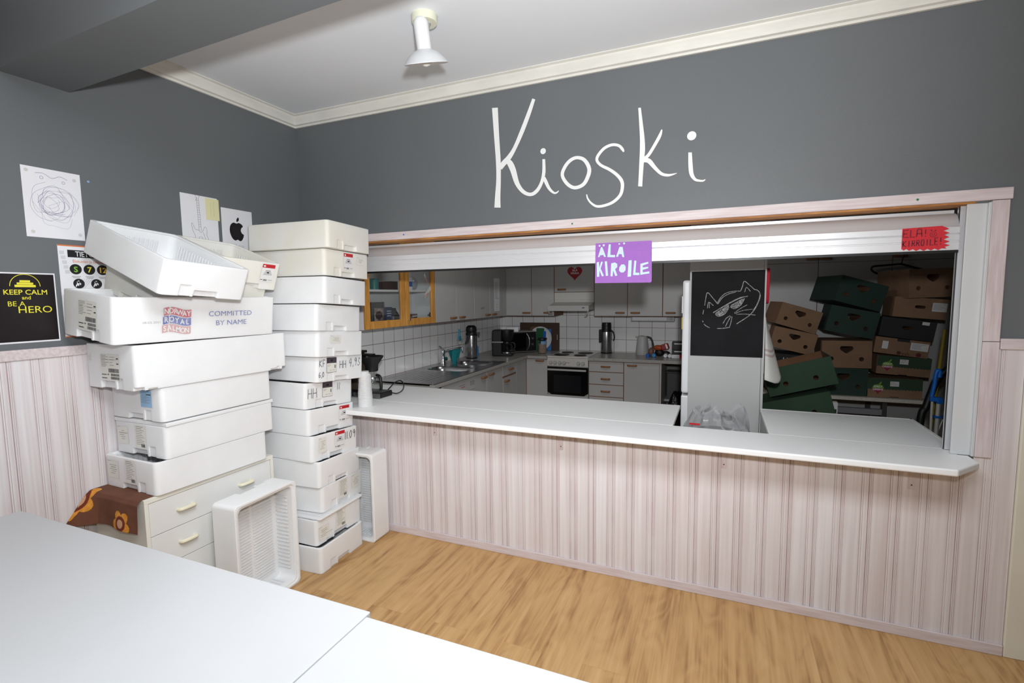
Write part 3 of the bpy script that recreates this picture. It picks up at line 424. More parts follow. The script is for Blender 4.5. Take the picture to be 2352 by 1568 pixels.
# casing round the hatch
mb = MB(); mb.box(.25, 3.912, -.022, -.0005, 1.998, 2.046); struct(mb.build('trim_5', M['washwood'], bevel=.002))
mb = MB(); mb.box(3.848, 3.905, -.022, -.0125, .893, 1.40); struct(mb.build('trim_6', M['washwoodv'], bevel=.002))
mb = MB(); mb.box(3.848, 3.905, -.020, -.0005, 1.402, 1.996); struct(mb.build('trim_7', M['washwoodv'], bevel=.002))
mb = MB(); mb.box(.30, 3.80, -.0004, .12, 1.990, 2.004); struct(mb.build('trim_8', M['rawwood']))
mb = MB(); mb.box(3.770, 3.847, -.004, .006, .893, 1.989); mb.box(3.836, 3.847, -.022, -.004, .893, 1.989); struct(mb.build('trim_9', mat('grey_white_jamb', (206,208,210), .45, var=.03, vscale=4), bevel=.002))
mb = MB(); mb.box(3.997, 4.085, -.024, -.0005, 0, 2.12); struct(mb.build('trim_10', mat('cream_door_casing', (226,222,208), .5, var=.06, vscale=5), bevel=.004))
# closed door beyond the cream casing
mb = MB(); mb.box(4.09, 4.95, .05, .09, .004, 2.1); struct(mb.build('door_1', M['wallgrey']))
# small pins and stains on the casing
for nm, p, c in (('green_pin', (2.027,-.0225,2.02), (20,130,80)), ('blue_pin', (.90,-.0225,2.025), (40,110,190)), ('green_pin', (3.59,-.0225,2.02), (20,120,70))):
    mb = MB(); mb.lathe([(0,.004),(.003,.0035),(.005,.001),(.005,0)], p, -Y, 10)
    tag(mb.build(nm, mat(nm, c, .4), smooth=40), {0.9: 'small blue pin in the pink casing above the hatch, at its left end', 2.027: 'small green pin in the pink casing right below the painted word', 3.59: 'green pin in the pink casing above the red paper sign'}[p[0]], 'pin')
# scuffs of blue tack on the left wall
mb = MB(); mb.lathe([(0,.003),(.004,.002),(.006,0)], (0,-1.299,2.19), X, 10); tag(mb.build('blue_tack', mat('blue_tack', (140,170,205), .8)), 'dab of pale blue tack on grey wall right of the scribble drawing', 'blue tack')

# ================================================================ HAND-PAINTED WORD ON THE WALL
word = thing('painted_sign', 'hand-painted white word Kioski on the grey wall above the hatch', 'wall lettering', (2.1, 0, 2.05))
def letter(idx, dots=()):
    mb = MB()
    for c, Lp, Rp in [KIOSKI[i] for i in idx]:
        n = len(Lp); vs = [(a[0]-2.1, -.0012-.0001*(i % 2), a[1]-2.05) for i, pair in enumerate(zip(Lp, Rp)) for a in pair]
        fs = [(2*i, 2*i+1, 2*((i+1) % n)+1, 2*((i+1) % n)) for i in range(n if c else n-1)]
        mb.add(vs, fs)
    for (cx, cz), r in dots:
        mb.disc(cx-2.1, cz-2.05, r, (0,-.0012,0), X, Z, n=26)
    return mb.build('letter', M['whitepaint'], word)
letter([0,1,2]); letter([3], [DOTS[0]]); letter([4]); letter([5]); letter([6,7,8]); letter([9], [DOTS[1]])

# ================================================================ CEILING LAMP
lamp = thing('ceiling_spotlight', 'white swivel spotlight with a flared shade under the ceiling', 'lamp', (1.54,-.73,CEIL))
W = Vector((1.54,-.73,CEIL)); T = Vector((1.545,-.770,2.838))-W; Rm = Vector((1.533,-.712,2.688))-W; ax = (Rm-T).normalized(); LN = (Rm-T).length
mb = MB(); mb.lathe([(0,0),(.057,0),(.059,-.004),(.057,-.030),(.054,-.033),(0,-.033)], (0,0,0), Z, 40); mb.build('ceiling_rose', mat('cream_ceiling_rose', (226,226,204), .4), lamp, smooth=40)
mb = MB(); mb.tube([(.012,.004,-.030),(.020,-.004,-.050),tuple(T+ax*.03+Vector((.024,.0,0)))], .009, n=10); mb.cyl((.012,.004,-.038), Z, .016, .008); mb.build('bracket', M['cab'], lamp, smooth=40)
mb = MB(); mb.lathe([(0,-.024),(.016,-.021),(.028,-.010),(.033,.004),(.033,LN-.052),(.030,LN-.052)], T, ax, 32)
mb.build('lamp_holder', M['whitepaint'] if False else mat('white_lamp_metal', (234,236,238), .3), lamp, smooth=40)
mb = MB(); mb.lathe([(.033,LN-.056),(.040,LN-.052),(.062,LN-.042),(.083,LN-.022),(.098,LN-.004),(.101,LN),(.100,LN+.003),(.097,LN+.001),(.080,LN-.020),(.060,LN-.038),(.030,LN-.050)], T, ax, 48)
mb.build('lamp_shade', mat('white_lamp_shade', (226,229,232), .32), lamp, smooth=50)
mb = MB(); mb.lathe([(0,LN+.014),(.016,LN+.010),(.027,LN-.004),(.030,LN-.020),(.016,LN-.046)], T, ax, 24); mb.build('bulb', mat('frosted_bulb', (225,225,220), .3), lamp, smooth=60)

# ================================================================ BAR, SHUTTER
bar = thing('bar_counter', 'long white laminate bar counter with a chamfered right end', 'counter', (2.0, 0, .862))
mb = MB(); mb.prism([(.20,-.25),(3.715,-.25),(3.835,-.105),(3.835,-.0005),(3.80,-.0005),(3.80,.085),(.302,.085),(.302,-.0005),(.20,-.0005)], (-2.0,0,0), X, Y, Z, .030)
mb.build('countertop', [M['laminate']], bar, bevel=.007, seg=3)
mb = MB()
for x in (1.092, 1.955, 2.840, 3.633):
    b2 = MB(); b2.prism([(0,0),(-.17,0),(-.17,-.004),(-.006,-.004),(-.006,-.148),(0,-.148)], (x-2.0-.0125,-.0125,-.0005), Y, Z, X, .025); b2.cyl((x-2.0,-.0185,-.128), -Y, .0035, .0015, 1, 10)
    b2.build('bracket', [M['washwoodv'], M['darkgrey']], bar, bevel=.001)
inner = tag((lambda m_: m_.build('serving_table', M['laminate'], bevel=.004))(MB().box(.02, 2.575, .087, .635, .866, .8905)), 'wide white serving table behind the bar, coffee maker at its left end', 'table')
for x0, y0 in ((.06,.14),(2.47,.14),(.06,.56),(2.47,.56)):
    mb = MB(); mb.box(x0, x0+.04, y0, y0+.04, 0, .866); mb.build('leg', M['darkgrey'], inner)
# low side cupboard right of the tall panel
sc = thing('side_cupboard', 'low white cupboard with a wide worktop behind the right end of the bar', 'cupboard', (3.43,.1,0))
mb = MB(); mb.box(3.052-3.43, 3.835-3.43, -.010, .60, .868, .8895); mb.build('top', M['laminate'], sc, bevel=.002)
mb = MB(); mb.box(3.052-3.43, 3.835-3.43, .592, .605, .868, .8905); mb.box(3.822-3.43, 3.838-3.43, -.01, .605, .868, .8905); mb.build('edge_strip', M['lamedge'], sc)
mb = MB(); mb.box(3.056-3.43, 3.075-3.43, .02, .59, .0, .868); mb.box(3.81-3.43, 3.83-3.43, .02, .59, 0, .868); mb.box(3.075-3.43, 3.81-3.43, .02, .04, 0, .868); mb.build('carcass', M['cab'], sc)

sh = thing('roller_shutter', 'aluminium roller shutter pulled up in the top of the hatch', 'shutter', (2.0,.05,1.80))
prof = [(-.012,.0),(-.012,.034),(-.009,.036),(-.009,.040),(-.012,.042),(-.012,.066),(-.006,.070),(-.012,.074),(-.012,.100),(-.004,.108),(.004,.125),(.016,.143),(.030,.157),(.046,.165),(.060,.168),(.060,.164),(.046,.158),(.032,.150),(.022,.138),(.012,.120),(.008,.100),(.008,0)]
mb = MB(); k = len(prof); vs = [(x, y, z) for x in (-1.69, 1.765) for y, z in prof]
mb.add(vs, [(i, (i+1) % k, k+(i+1) % k, k+i) for i in range(k)]+[tuple(range(k))[::-1], tuple(range(k, 2*k))]); mb.build('slat_curtain', M['alu'], sh, smooth=25)
mb = MB(); mb.box(-1.69,1.765,-.0095,.006,-.012,-.0005); mb.build('bottom_seal', M['black'], sh)
mb = MB(); mb.box(-1.69,1.765,.061,.064,.1675,.180); mb.box(-1.69,1.765,.060,.11,.180,.182); mb.build('end_lip', M['alu'], sh)
mb = MB(); mb.box(1.770,1.782,.012,.022,-.905,.19); mb.box(1.770,1.782,.030,.040,-.905,.19); mb.box(1.782,1.790,.012,.040,-.905,.19); mb.box(1.766,1.770,.012,.018,-.905,.19,1); mb.box(1.772,1.782,.022,.030,-.905,.19,1); mb.build('guide_rail', [M['alu'], M['darkgrey']], sh)
# paper signs stuck on the shutter
def sign(name, label, cat, loc, **k): return thing(name, label, cat, loc, **k)
ps = sign('paper_sign', 'purple paper sign with pale blue cut-out letters on the shutter', 'sign', (2.30,.034,1.80))
M['purple'] = mat('purple_paper', (160,104,192), .7, var=.05, vscale=30); M['paleblue'] = mat('pale_blue_paper', (196,224,230), .75)
mb = MB(); mb.prism([(-.156,-.112),(.150,-.115),(.156,-.108),(.155,.104),(.150,.110),(-.153,.110)], (0,0,0), X, Z, -Y, .0012); mb.build('sheet', M['purple'], ps)
# cut-out letters as polygons in the sheet's own frame
def cutout(polys, dots=(), holes=()):
    mb = MB()
    for p in polys: mb.prism(p, (0,-.0014,0), X, Z, -Y, .0010, 0)
    for a, b, r in dots: mb.prism([(a+r*math.cos(t*.449), b+r*math.sin(t*.449)) for t in range(14)], (0,-.0014,0), X, Z, -Y, .0010, 0)
    for h in holes: mb.prism(h, (0,-.0025,0), X, Z, -Y, .0004, 1)
    return mb.build('cutout_letter', [M['paleblue'], mat('pinkish_paper', (222,206,222), .8)], ps)
k_ = lambda pts: [((x-1846)/398*.311+0.0, (y-400)/-398*.311) for x, y in pts]   # sheet drawing units -> metres
def sheet(pts): return [((x-1846)*.000783, -(y-430)*.000783) for x, y in pts]
cutout([sheet(p) for p in ([(1668,388),(1690,318),(1700,318),(1726,388),(1712,388),(1708,374),(1684,376),(1680,388)],)], [((1680-1846)*.000783, (430-308)*.000783, .0055), ((1710-1846)*.000783, (430-306)*.000783, .0062)], [sheet([(1688,362),(1696,338),(1704,360)])])
cutout([sheet(p) for p in ([(1746,300),(1760,302),(1758,376),(1792,378),(1790,394),(1736,390)],)])
cutout([sheet(p) for p in ([(1798,390),(1822,322),(1844,324),(1856,396),(1842,394),(1838,374),(1818,372),(1812,392)],)], [((1820-1846)*.000783, (430-302)*.000783, .0045), ((1854-1846)*.000783, (430-300)*.000783, .0055)], [sheet([(1822,362),(1832,338),(1838,362)])])
cutout([sheet(p) for p in ([(1660,424),(1676,422),(1678,466),(1692,420),(1704,424),(1688,470),(1712,522),(1698,526),(1680,484),(1678,528),(1662,528)],)])
cutout([sheet([(1718,420),(1734,420),(1742,522),(1726,524)])])
cutout([sheet([(1764,436),(1790,430),(1806,440),(1808,462),(1792,478),(1808,522),(1794,526),(1778,486),(1774,528),(1760,526)])], (), [sheet([(1780,446),(1794,446),(1796,460),(1782,464)])])
cutout([sheet([(1822,466),(1836,446),(1856,446),(1866,462),(1866,486),(1852,502),(1832,502),(1820,488)])], (), [sheet([(1836,472),(1844,464),(1852,474),(1850,488),(1838,492)])])
cutout([sheet([(1886,420),(1908,418),(1904,532),(1880,534)])])
cutout([sheet([(1926,422),(1940,424),(1934,506),(1962,508),(1960,524),(1918,522)])])
cutout([sheet([(1968,446),(2020,434),(2022,446),(1984,458),(1984,472),(2020,468),(2022,478),(1984,488),(1984,506),(2028,500),(2030,514),(1968,522)])])
rs = sign('paper_sign', 'small red paper sign with zigzag edges and dark lettering on the shutter', 'sign', (3.64,.034,1.857))
zz = [(-.083,.046)]
zz += [(.060,.050),(.086,.036),(.066,.028),(.088,.018),(.068,.010),(.088,.000),(.068,-.010),(.090,-.020),(.070,-.028),(.092,-.036),(.074,-.042),(.080,-.050)]
zz += [(.062,-.048),(.052,-.056),(.038,-.048),(.026,-.056),(.012,-.048),(.000,-.057),(-.014,-.048),(-.028,-.056),(-.040,-.047),(-.054,-.054),(-.064,-.045),(-.074,-.052),(-.083,-.044)]
mb = MB(); mb.prism(zz, (0,0,0), X, Z, -Y, .001); mb.build('sheet', mat('red_card', (204,44,54), .75, var=.08, vscale=40), rs)
M['darkred'] = mat('dark_marker', (108,22,40), .7)
mb = MB(); S = lambda *p: mb.stroke(p, .0045, (0,-.0014,0), X, Z, smooth=1)
def glyph(ch, x, z, w, h):
    G = {'E': [[(1,0),(0,0),(0,1),(1,1)],[(0,.5),(.8,.5)]], 'L': [[(0,1),(0,0),(1,0)]], 'A': [[(0,0),(.1,1),(.85,1),(1,0)],[(.05,.45),(.95,.45)]], 'K': [[(0,0),(0,1)],[(1,1),(0,.45),(1,0)]], 'I': [[(.5,0),(.5,1)]], 'R': [[(0,0),(.1,1),(.8,.95),(.85,.55),(.1,.5)],[(.4,.5),(1,0)]], 'O': [[(.2,0),(0,.5),(.2,1),(.8,1),(1,.5),(.8,0),(.2,0)]], '!': [[(.5,.35),(.5,1)],[(.5,0),(.5,.12)]]}
    for st in G[ch]: S(*[(x+a*w, z+b*h) for a, b in st])
for ch, x, w in (('E',-.078,.018),('L',-.052,.016),('A',-.030,.020),('!',-.004,.012)): glyph(ch, x, .006, w, .032)
S((-.026,.043),(-.022,.043)); S((-.018,.043),(-.014,.043))
for i, ch in enumerate('KIRROILE!'): glyph(ch, -.078+i*.0165, -.036+i*.0006, .011 if ch != '!' else .008, .026 if i < 7 else .030)
mb.ring(.030, .014, .0105, .0125, (0,-.0014,0), X, Z); mb.ring(.030,.014,.005,.0065,(0,-.0014,0),X,Z,t0=200,t1=340); S((.020,.034),(.026,.031)); S((.040,.032),(.034,.030)); S((.026,.018),(.027,.014)); S((.034,.018),(.033,.014))
mb.build('lettering', M['darkred'], rs)

# ================================================================ PAPERS ON THE LEFT WALL
def wallsheet(name, label, y0, z1, w, h, mats, kind='drawing', rot=0, group=None):
    """a sheet on the left wall; own frame: u to the right (+y), v up, origin at its centre"""
    t = thing(name, label, kind, (.0008, y0+w/2, z1-h/2), 0, group)
    mb = MB(); mb.box(-.0004,.0008,-w/2,w/2,-h/2,h/2); mb.build('sheet', mats, t)
    if rot: t.rotation_euler = (R(rot),0,0)
    return t
E0 = (.0012,0,0)
d1 = wallsheet('scribble_drawing', 'child drawing of a scribbled round face in violet pen on the grey wall', -1.551, 2.213, .217, .306, M['paper'])
mb = MB(); rr = random.Random(3)
for k in range(16):
    cx, cz, r0 = rr.uniform(-.018,.022), rr.uniform(-.03,.03), rr.uniform(.035,.082); ph = rr.uniform(0,6.28)
    mb.stroke([(cx+r0*rr.uniform(.7,1.05)*math.cos(ph+t*.7), cz-.005+r0*1.12*rr.uniform(.6,1.05)*math.sin(ph+t*.7)) for t in range(rr.choice((6,8,9)))], rr.choice((.0006,.0008,.0011)), E0, Y, Z)
mb.stroke([(-.06,.128),(-.03,.131),(.0,.115),(.03,.128),(.058,.118)], .0014, E0, Y, Z); mb.ring(-.038,.112,.0055,.0068,E0,Y,Z); mb.ring(.042,.103,.005,.0063,E0,Y,Z)
mb.build('pen_lines', M['violetink'], d1)
M['tack'] = mat('grey_tack_spot', (206,204,202), .8)
for a, b in ((-.09,.135),(.085,.122),(-.085,-.13),(.09,-.128)): MB().disc(a, b, .008, E0, Y, Z, n=8, rot=a*9).build('tack_dab', M['tack'], d1)

d2 = wallsheet('slogan_poster', 'framed black poster with a yellow slogan at the left edge of the view', -1.682, 1.748, .216, .306, M['paper'], 'poster')
mb = MB(); mb.rect(-.103,.103,-.146,.147,(.0011,0,0),Y,Z); mb.build('black_field', mat('glossy_black_print', (30,24,26), .3), d2)
M['yel'] = mat('slogan_yellow', (232,222,64), .6)
mb = MB(); E1 = (.0015,0,0)
mb.text('KEEP CALM', .030, (.0015,0,.058), Y, Z, align='CENTER', sx=1.0, bold=.012); mb.text('and', .022, (.0015,0,.037), Y, Z, align='CENTER', bold=.01)
mb.text('BE A', .030, (.0015,-.066,.008), Y, Z); mb.text('HERO', .042, (.0015,-.034,-.022), Y, Z, sx=1.1)
mb.ring(0,.094,.0505,.053,E1,Y,Z,t0=0,t1=180); mb.rect(-.036,.036,.090,.100,E1,Y,Z); mb.rect(-.028,.028,.101,.110,E1,Y,Z); mb.rect(-.018,.018,.111,.120,E1,Y,Z)
mb.build('slogan', M['yel'], d2)

d3 = wallsheet('film_rating_poster', 'printed film age rating poster half hidden behind the foam boxes', -1.446, 1.882, .302, .428, M['paper'], 'poster')
mb = MB(); 
mb.rect(-.151,.151,.208,.214,E1,Y,Z,1); mb.rect(-.151,.151,-.214,-.209,E1,Y,Z,1); mb.rect(-.115,.115,.158,.192,E1,Y,Z,0)
mb.text('TIETOA', .034, (.0019,-.085,.163), Y, Z, 2, sx=.8, bold=.01); mb.text('Elokuvien ja television', .019, (.0019,-.098,.134), Y, Z, 1, sx=.85)
for i, (ch, m_) in enumerate((('S',3),('7',4),('12',5),('16',1))):
    u = -.088+i*.055; mb.disc(u,.103,.024,E1,Y,Z,0); mb.text(ch, .036, (.0019,u,.090), Y, Z, m_, 'CENTER', bold=.02)
    for q in range(2): mb.rect(u-.018+q*.004,u+.018-q*.004,.068-q*.006,.070-q*.006,E1,Y,Z,6)
for i in range(3):
    u = -.080+i*.072; mb.disc(u,.036,.023,E1,Y,Z,0)
    for q in range(3): mb.stroke([(u-.013+q*.009,.022+q*.004),(u-.006+q*.006,.036),(u+.0-q*.004,.05-q*.003)], .005, (.0019,0,0), Y, Z, 2, smooth=1)
for q in range(5): mb.rect(-.146+q*.004,-.128+q*.004,.17-q*.022,.186-q*.022,E1,Y,Z,7)
for q in range(6): mb.stroke([(-.10+q*.006,.0),(-.075+q*.01,.06)], .004, (.0013,0,0), Y, Z, 7, smooth=1)
mb.build('print', [mat('poster_black', (26,26,28), .5), mat('poster_orange', (214,118,62), .6), M['paper'], M['green'], M['yel'], mat('poster_amber', (222,170,50), .6), M['greyink'], mat('pale_film_motif', (208,208,212), .7)], d3)

d4 = wallsheet('guitar_drawing', 'pencil drawing of an electric guitar on white paper behind the boxes', -.862, 2.222, .222, .315, M['paper'])
mb = MB(); EG = (.0012,0,.018); Sg = lambda pts, w=.0016, **k: mb.stroke(pts, w, EG, Y, Z, **k)
Sg([(-.055,-.03),(-.05,-.022),(-.035,-.055),(-.012,-.06),(-.002,-.072),(.012,-.060),(.020,-.040),(.030,-.038),(.036,-.06),(.034,-.085),(.048,-.12),(.055,-.152)]); Sg([(-.055,-.03),(-.050,-.062),(-.036,-.10),(-.044,-.152)])
Sg([(-.012,-.06),(-.016,.125)], smooth=1); Sg([(.002,-.062),(-.004,.125)], smooth=1); Sg([(-.016,.125),(-.024,.142),(-.004,.150),(.002,.138),(-.004,.125)])
for q in range(12): Sg([(-.0150+q*.0003,.11-q*.0135),(-.0035+q*.0004,.11-q*.0135)], .0012, smooth=1)
for q in range(3): mb.ring(-.004, -.085-q*.022, .006, .0072, E0, Y, Z, sx=1.6)
Sg([(.012,-.07),(.022,-.10),(.030,-.14)]); mb.ring(.028,-.112,.003,.004,E0,Y,Z); mb.ring(.038,-.13,.003,.004,E0,Y,Z)
for q in range(3): mb.disc(-.021+q*.003,.128+q*.007,.002,E0,Y,Z,n=8)
mb.build('pencil_lines', mat('pencil_grey', (104,104,122), .8), d4)
nt_ = wallsheet('sticky_note', 'pale yellow sticky note on the corner of the guitar drawing', -.716, 2.216, .085, .124, mat('yellow_note', (226,222,176), .8), 'note')
nt_.location.x = .0032
mb = MB(); mb.stroke([(-.012,-.045),(-.010,.04)], .0012, E0, Y, Z, smooth=1)
for q in range(5): mb.stroke([(.004,-.04+q*.018),(.012,-.036+q*.018),(.004,-.03+q*.018),(.014,-.026+q*.018)], .001, E0, Y, Z)
mb.build('handwriting', mat('faint_pencil', (186,180,140), .8), nt_)

d5 = wallsheet('logo_drawing', 'drawing of a black bitten apple on white paper beside the tall foam stack', -.617, 2.178, .214, .300, M['paper'])
mb = MB(); ap = spline([(0,.052),(.016,.058),(.036,.050),(.044,.038)], 5)+spline([(.032,.028),(.027,.012),(.034,-.004),(.048,-.012)], 5)+spline([(.044,-.028),(.032,-.048),(.018,-.054),(.002,-.047),(-.014,-.053),(-.032,-.044),(-.046,-.018),(-.050,.012),(-.042,.040),(-.022,.056),(0,.052)], 5)[:-1]
mb.flat(ap, (.0012,-.006,.012), Y, Z, 0)
mb.flat(spline([(.0,.064),(.002,.080),(.014,.092),(.018,.078),(.010,.066)], 4, True), (.0012,-.006,.012), Y, Z, 0)
for q in range(5): mb.stroke([(-.034+q*.012,-.03),(-.024+q*.010,.0),(-.03+q*.012,.03)], .0012, (.0016,-.006,.012), Y, Z, 1)
mb.text('I phone', .030, (.0012,-.048,-.082), Y, Z, 2, sx=.95)
mb.build('ink_drawing', [mat('black_marker', (28,24,26), .5), mat('marker_streak', (58,52,52), .6), mat('pencil_pale', (190,190,196), .8)], d5)

# ================================================================ FOAM FISH BOXES
def rrect(x0, x1, y0, y1, r, n=5):
    pts = []
    for cx, cy, a in ((x1-r,y1-r,0),(x0+r,y1-r,90),(x0+r,y0+r,180),(x1-r,y0+r,270)):
        for i in range(n+1):
            t = R(a+90*i/n); pts.append((cx+r*math.cos(t), cy+r*math.sin(t)))
    return pts
def foam_mesh(L, Wd, H, notch=((-.055,.062,.030),), ribs=True, wall=.026, seed=0, chips=()):
    base = MB(); base.prism(rrect(-L/2,L/2,-Wd/2,Wd/2,.022), (0,0,0), X, Y, Z, H)
    cu = MB(); cu.prism(rrect(-L/2+wall,L/2-wall,-Wd/2+wall,Wd/2-wall,.03), (0,0,wall), X, Y, Z, H)
    # stepped lip all round the mouth
    cu2 = MB(); cu2.prism(rrect(-L/2+wall*.55,L/2-wall*.55,-Wd/2+wall*.55,Wd/2-wall*.55,.03), (0,0,H-.008), X, Y, Z, .1)
    nc = MB()
    for sx in (-1, 1):
        for y0, y1, h in notch:
            xa, xb = sorted((sx*(L/2+.02), sx*(L/2-.018)))
            nc.prism([(y0,-.02),(y1,-.02),(y1-.004,h),(y0+.004,h)], (xa,0,0), Y, Z, X, xb-xa)
        y0, y1 = notch[0][0]-.062, notch[0][0]-.012     # shallow thumb recess beside it
        xa, xb = sorted((sx*(L/2+.02), sx*(L/2-.006)))
        nc.prism([(y0,-.02),(y1,-.02),(y1,.052),(y0,.052)], (xa,0,0), Y, Z, X, xb-xa)
    for x0, x1, y0, y1, z0, z1 in chips: nc.box(x0,x1,y0,y1,z0,z1)
    me = cut(base, nc)
    def again(me, c):
        m2 = MB(); m2.add([tuple(v.co) for v in me.vertices], [tuple(p.vertices) for p in me.polygons]); return cut(m2, c)
    me = again(me, cu); me = again(me, cu2)
    if ribs:
        m2 = MB(); m2.add([tuple(v.co) for v in me.vertices], [tuple(p.vertices) for p in me.polygons])
        n = int((L-.14)/.0165)
        for i in range(n):
            x = -L/2+.07+i*.0165
            m2.prism([(0,0),(.0065,0),(.0055,.005),(.001,.005)], (x,-Wd/2+wall+.035,wall-.0002), X, Z, Y, Wd/2-wall-.045)
            m2.prism([(0,0),(.0065,0),(.0055,.005),(.001,.005)], (x+.004,.008,wall-.0002), X, Z, Y, Wd/2-wall-.045)
        n = int((L-.16)/.022)
        for i in range(n):
            x = -L/2+.08+i*.022
            for sy in (-1, 1):
                ya, yb = sorted((sy*(Wd/2-wall+.0005), sy*(Wd/2-wall-.005))); m2.box(x, x+.010, ya, yb, wall, H*.72)
        n = int((Wd-.14)/.022)
        for i in range(n):
            y = -Wd/2+.07+i*.022
            for sx in (-1, 1):
                xa, xb = sorted((sx*(L/2-wall+.0005), sx*(L/2-wall-.005))); m2.box(xa, xb, y, y+.010, wall, H*.72)
        me = bpy.data.meshes.new('foam_box'); me.from_pydata([tuple(p) for p in m2.v], [], m2.f); me.update()
    me.name = 'foam_box'; me.materials.clear(); me.materials.append(M['foam'])
    me.polygons.foreach_set('material_index', [0]*len(me.polygons))
    me.polygons.foreach_set('use_smooth', [True]*len(me.polygons)); me.set_sharp_from_angle(angle=R(32))
    return me
SMALL = foam_mesh(.60,.40,.155)
TALLER = foam_mesh(.60,.40,.163)
LONG = foam_mesh(.80,.40,.206, notch=((-.035,.085,.036),))
def eulmat(yaw, pt, rl):
    return Matrix.Rotation(R(yaw),3,'Z') @ Matrix.Rotation(R(pt),3,'Y') @ Matrix.Rotation(R(rl),3,'X')
LONG2 = foam_mesh(.80,.40,.206, notch=((-.035,.085,.036),), chips=((.29,.345,-.22,-.184,-.01,.010),(.33,.352,-.22,-.190,-.01,.018),(.365,.41,-.22,-.16,-.01,.014),(-.41,-.365,-.22,-.175,-.01,.016),(-.35,-.31,-.22,-.19,-.01,.007)))
def foam_box(label, n, yaw, pt, rl, A, B, mesh=None, H=.155, dirty=False):
    """n = near lower corner, a runs right (length A), b runs to the left or back (length B)"""
    Mx = eulmat(yaw, pt, rl); a, b, c = Mx.col[0], Mx.col[1], Mx.col[2]
    ctr = Vector(n) + a*A/2 + b*B/2
    m3 = Matrix((a, b, c)).transposed() if A > B else Matrix((-b, a, c)).transposed()
    me = (mesh or SMALL).copy()
    if dirty: me.materials[0] = M['foamdirty']
    o = bpy.data.objects.new('foam_box', me); COL.objects.link(o)
    m4 = m3.to_4x4(); m4.translation = ctr; o.matrix_world = m4
    bv = o.modifiers.new('bevel', 'BEVEL'); bv.width = .0035; bv.segments = 2; bv.limit_method = 'ANGLE'; bv.angle_limit = R(50)
    o['AB'] = (A, B)
    return tag(o, label, 'foam box', 'white foam fish boxes')
FD = .0008
def face_frame(o, side, L, Wd):
    """frame of an outside face seen from outside: side 'short+' / 'short-' / 'long-' (u to the right, v up, origin at lower left)"""
    if side == 'short+': return Vector((L/2+FD,-Wd/2,0)), Y, Z, X
    if side == 'short-': return Vector((-L/2-FD,Wd/2,0)), -Y, Z, -X
    if side == 'long-': return Vector((-L/2,-Wd/2-FD,0)), X, Z, -Y
def barcode(mb, u0, u1, v0, v1, O, U_, V_, m, seed=1):
    rr = random.Random(seed); u = u0
    while u < u1-.001:
        w = rr.choice((.0006,.0010,.0016)); mb.rect(u, min(u+w,u1), v0, v1, O, U_, V_, m); u += w+rr.choice((.0006,.0010))
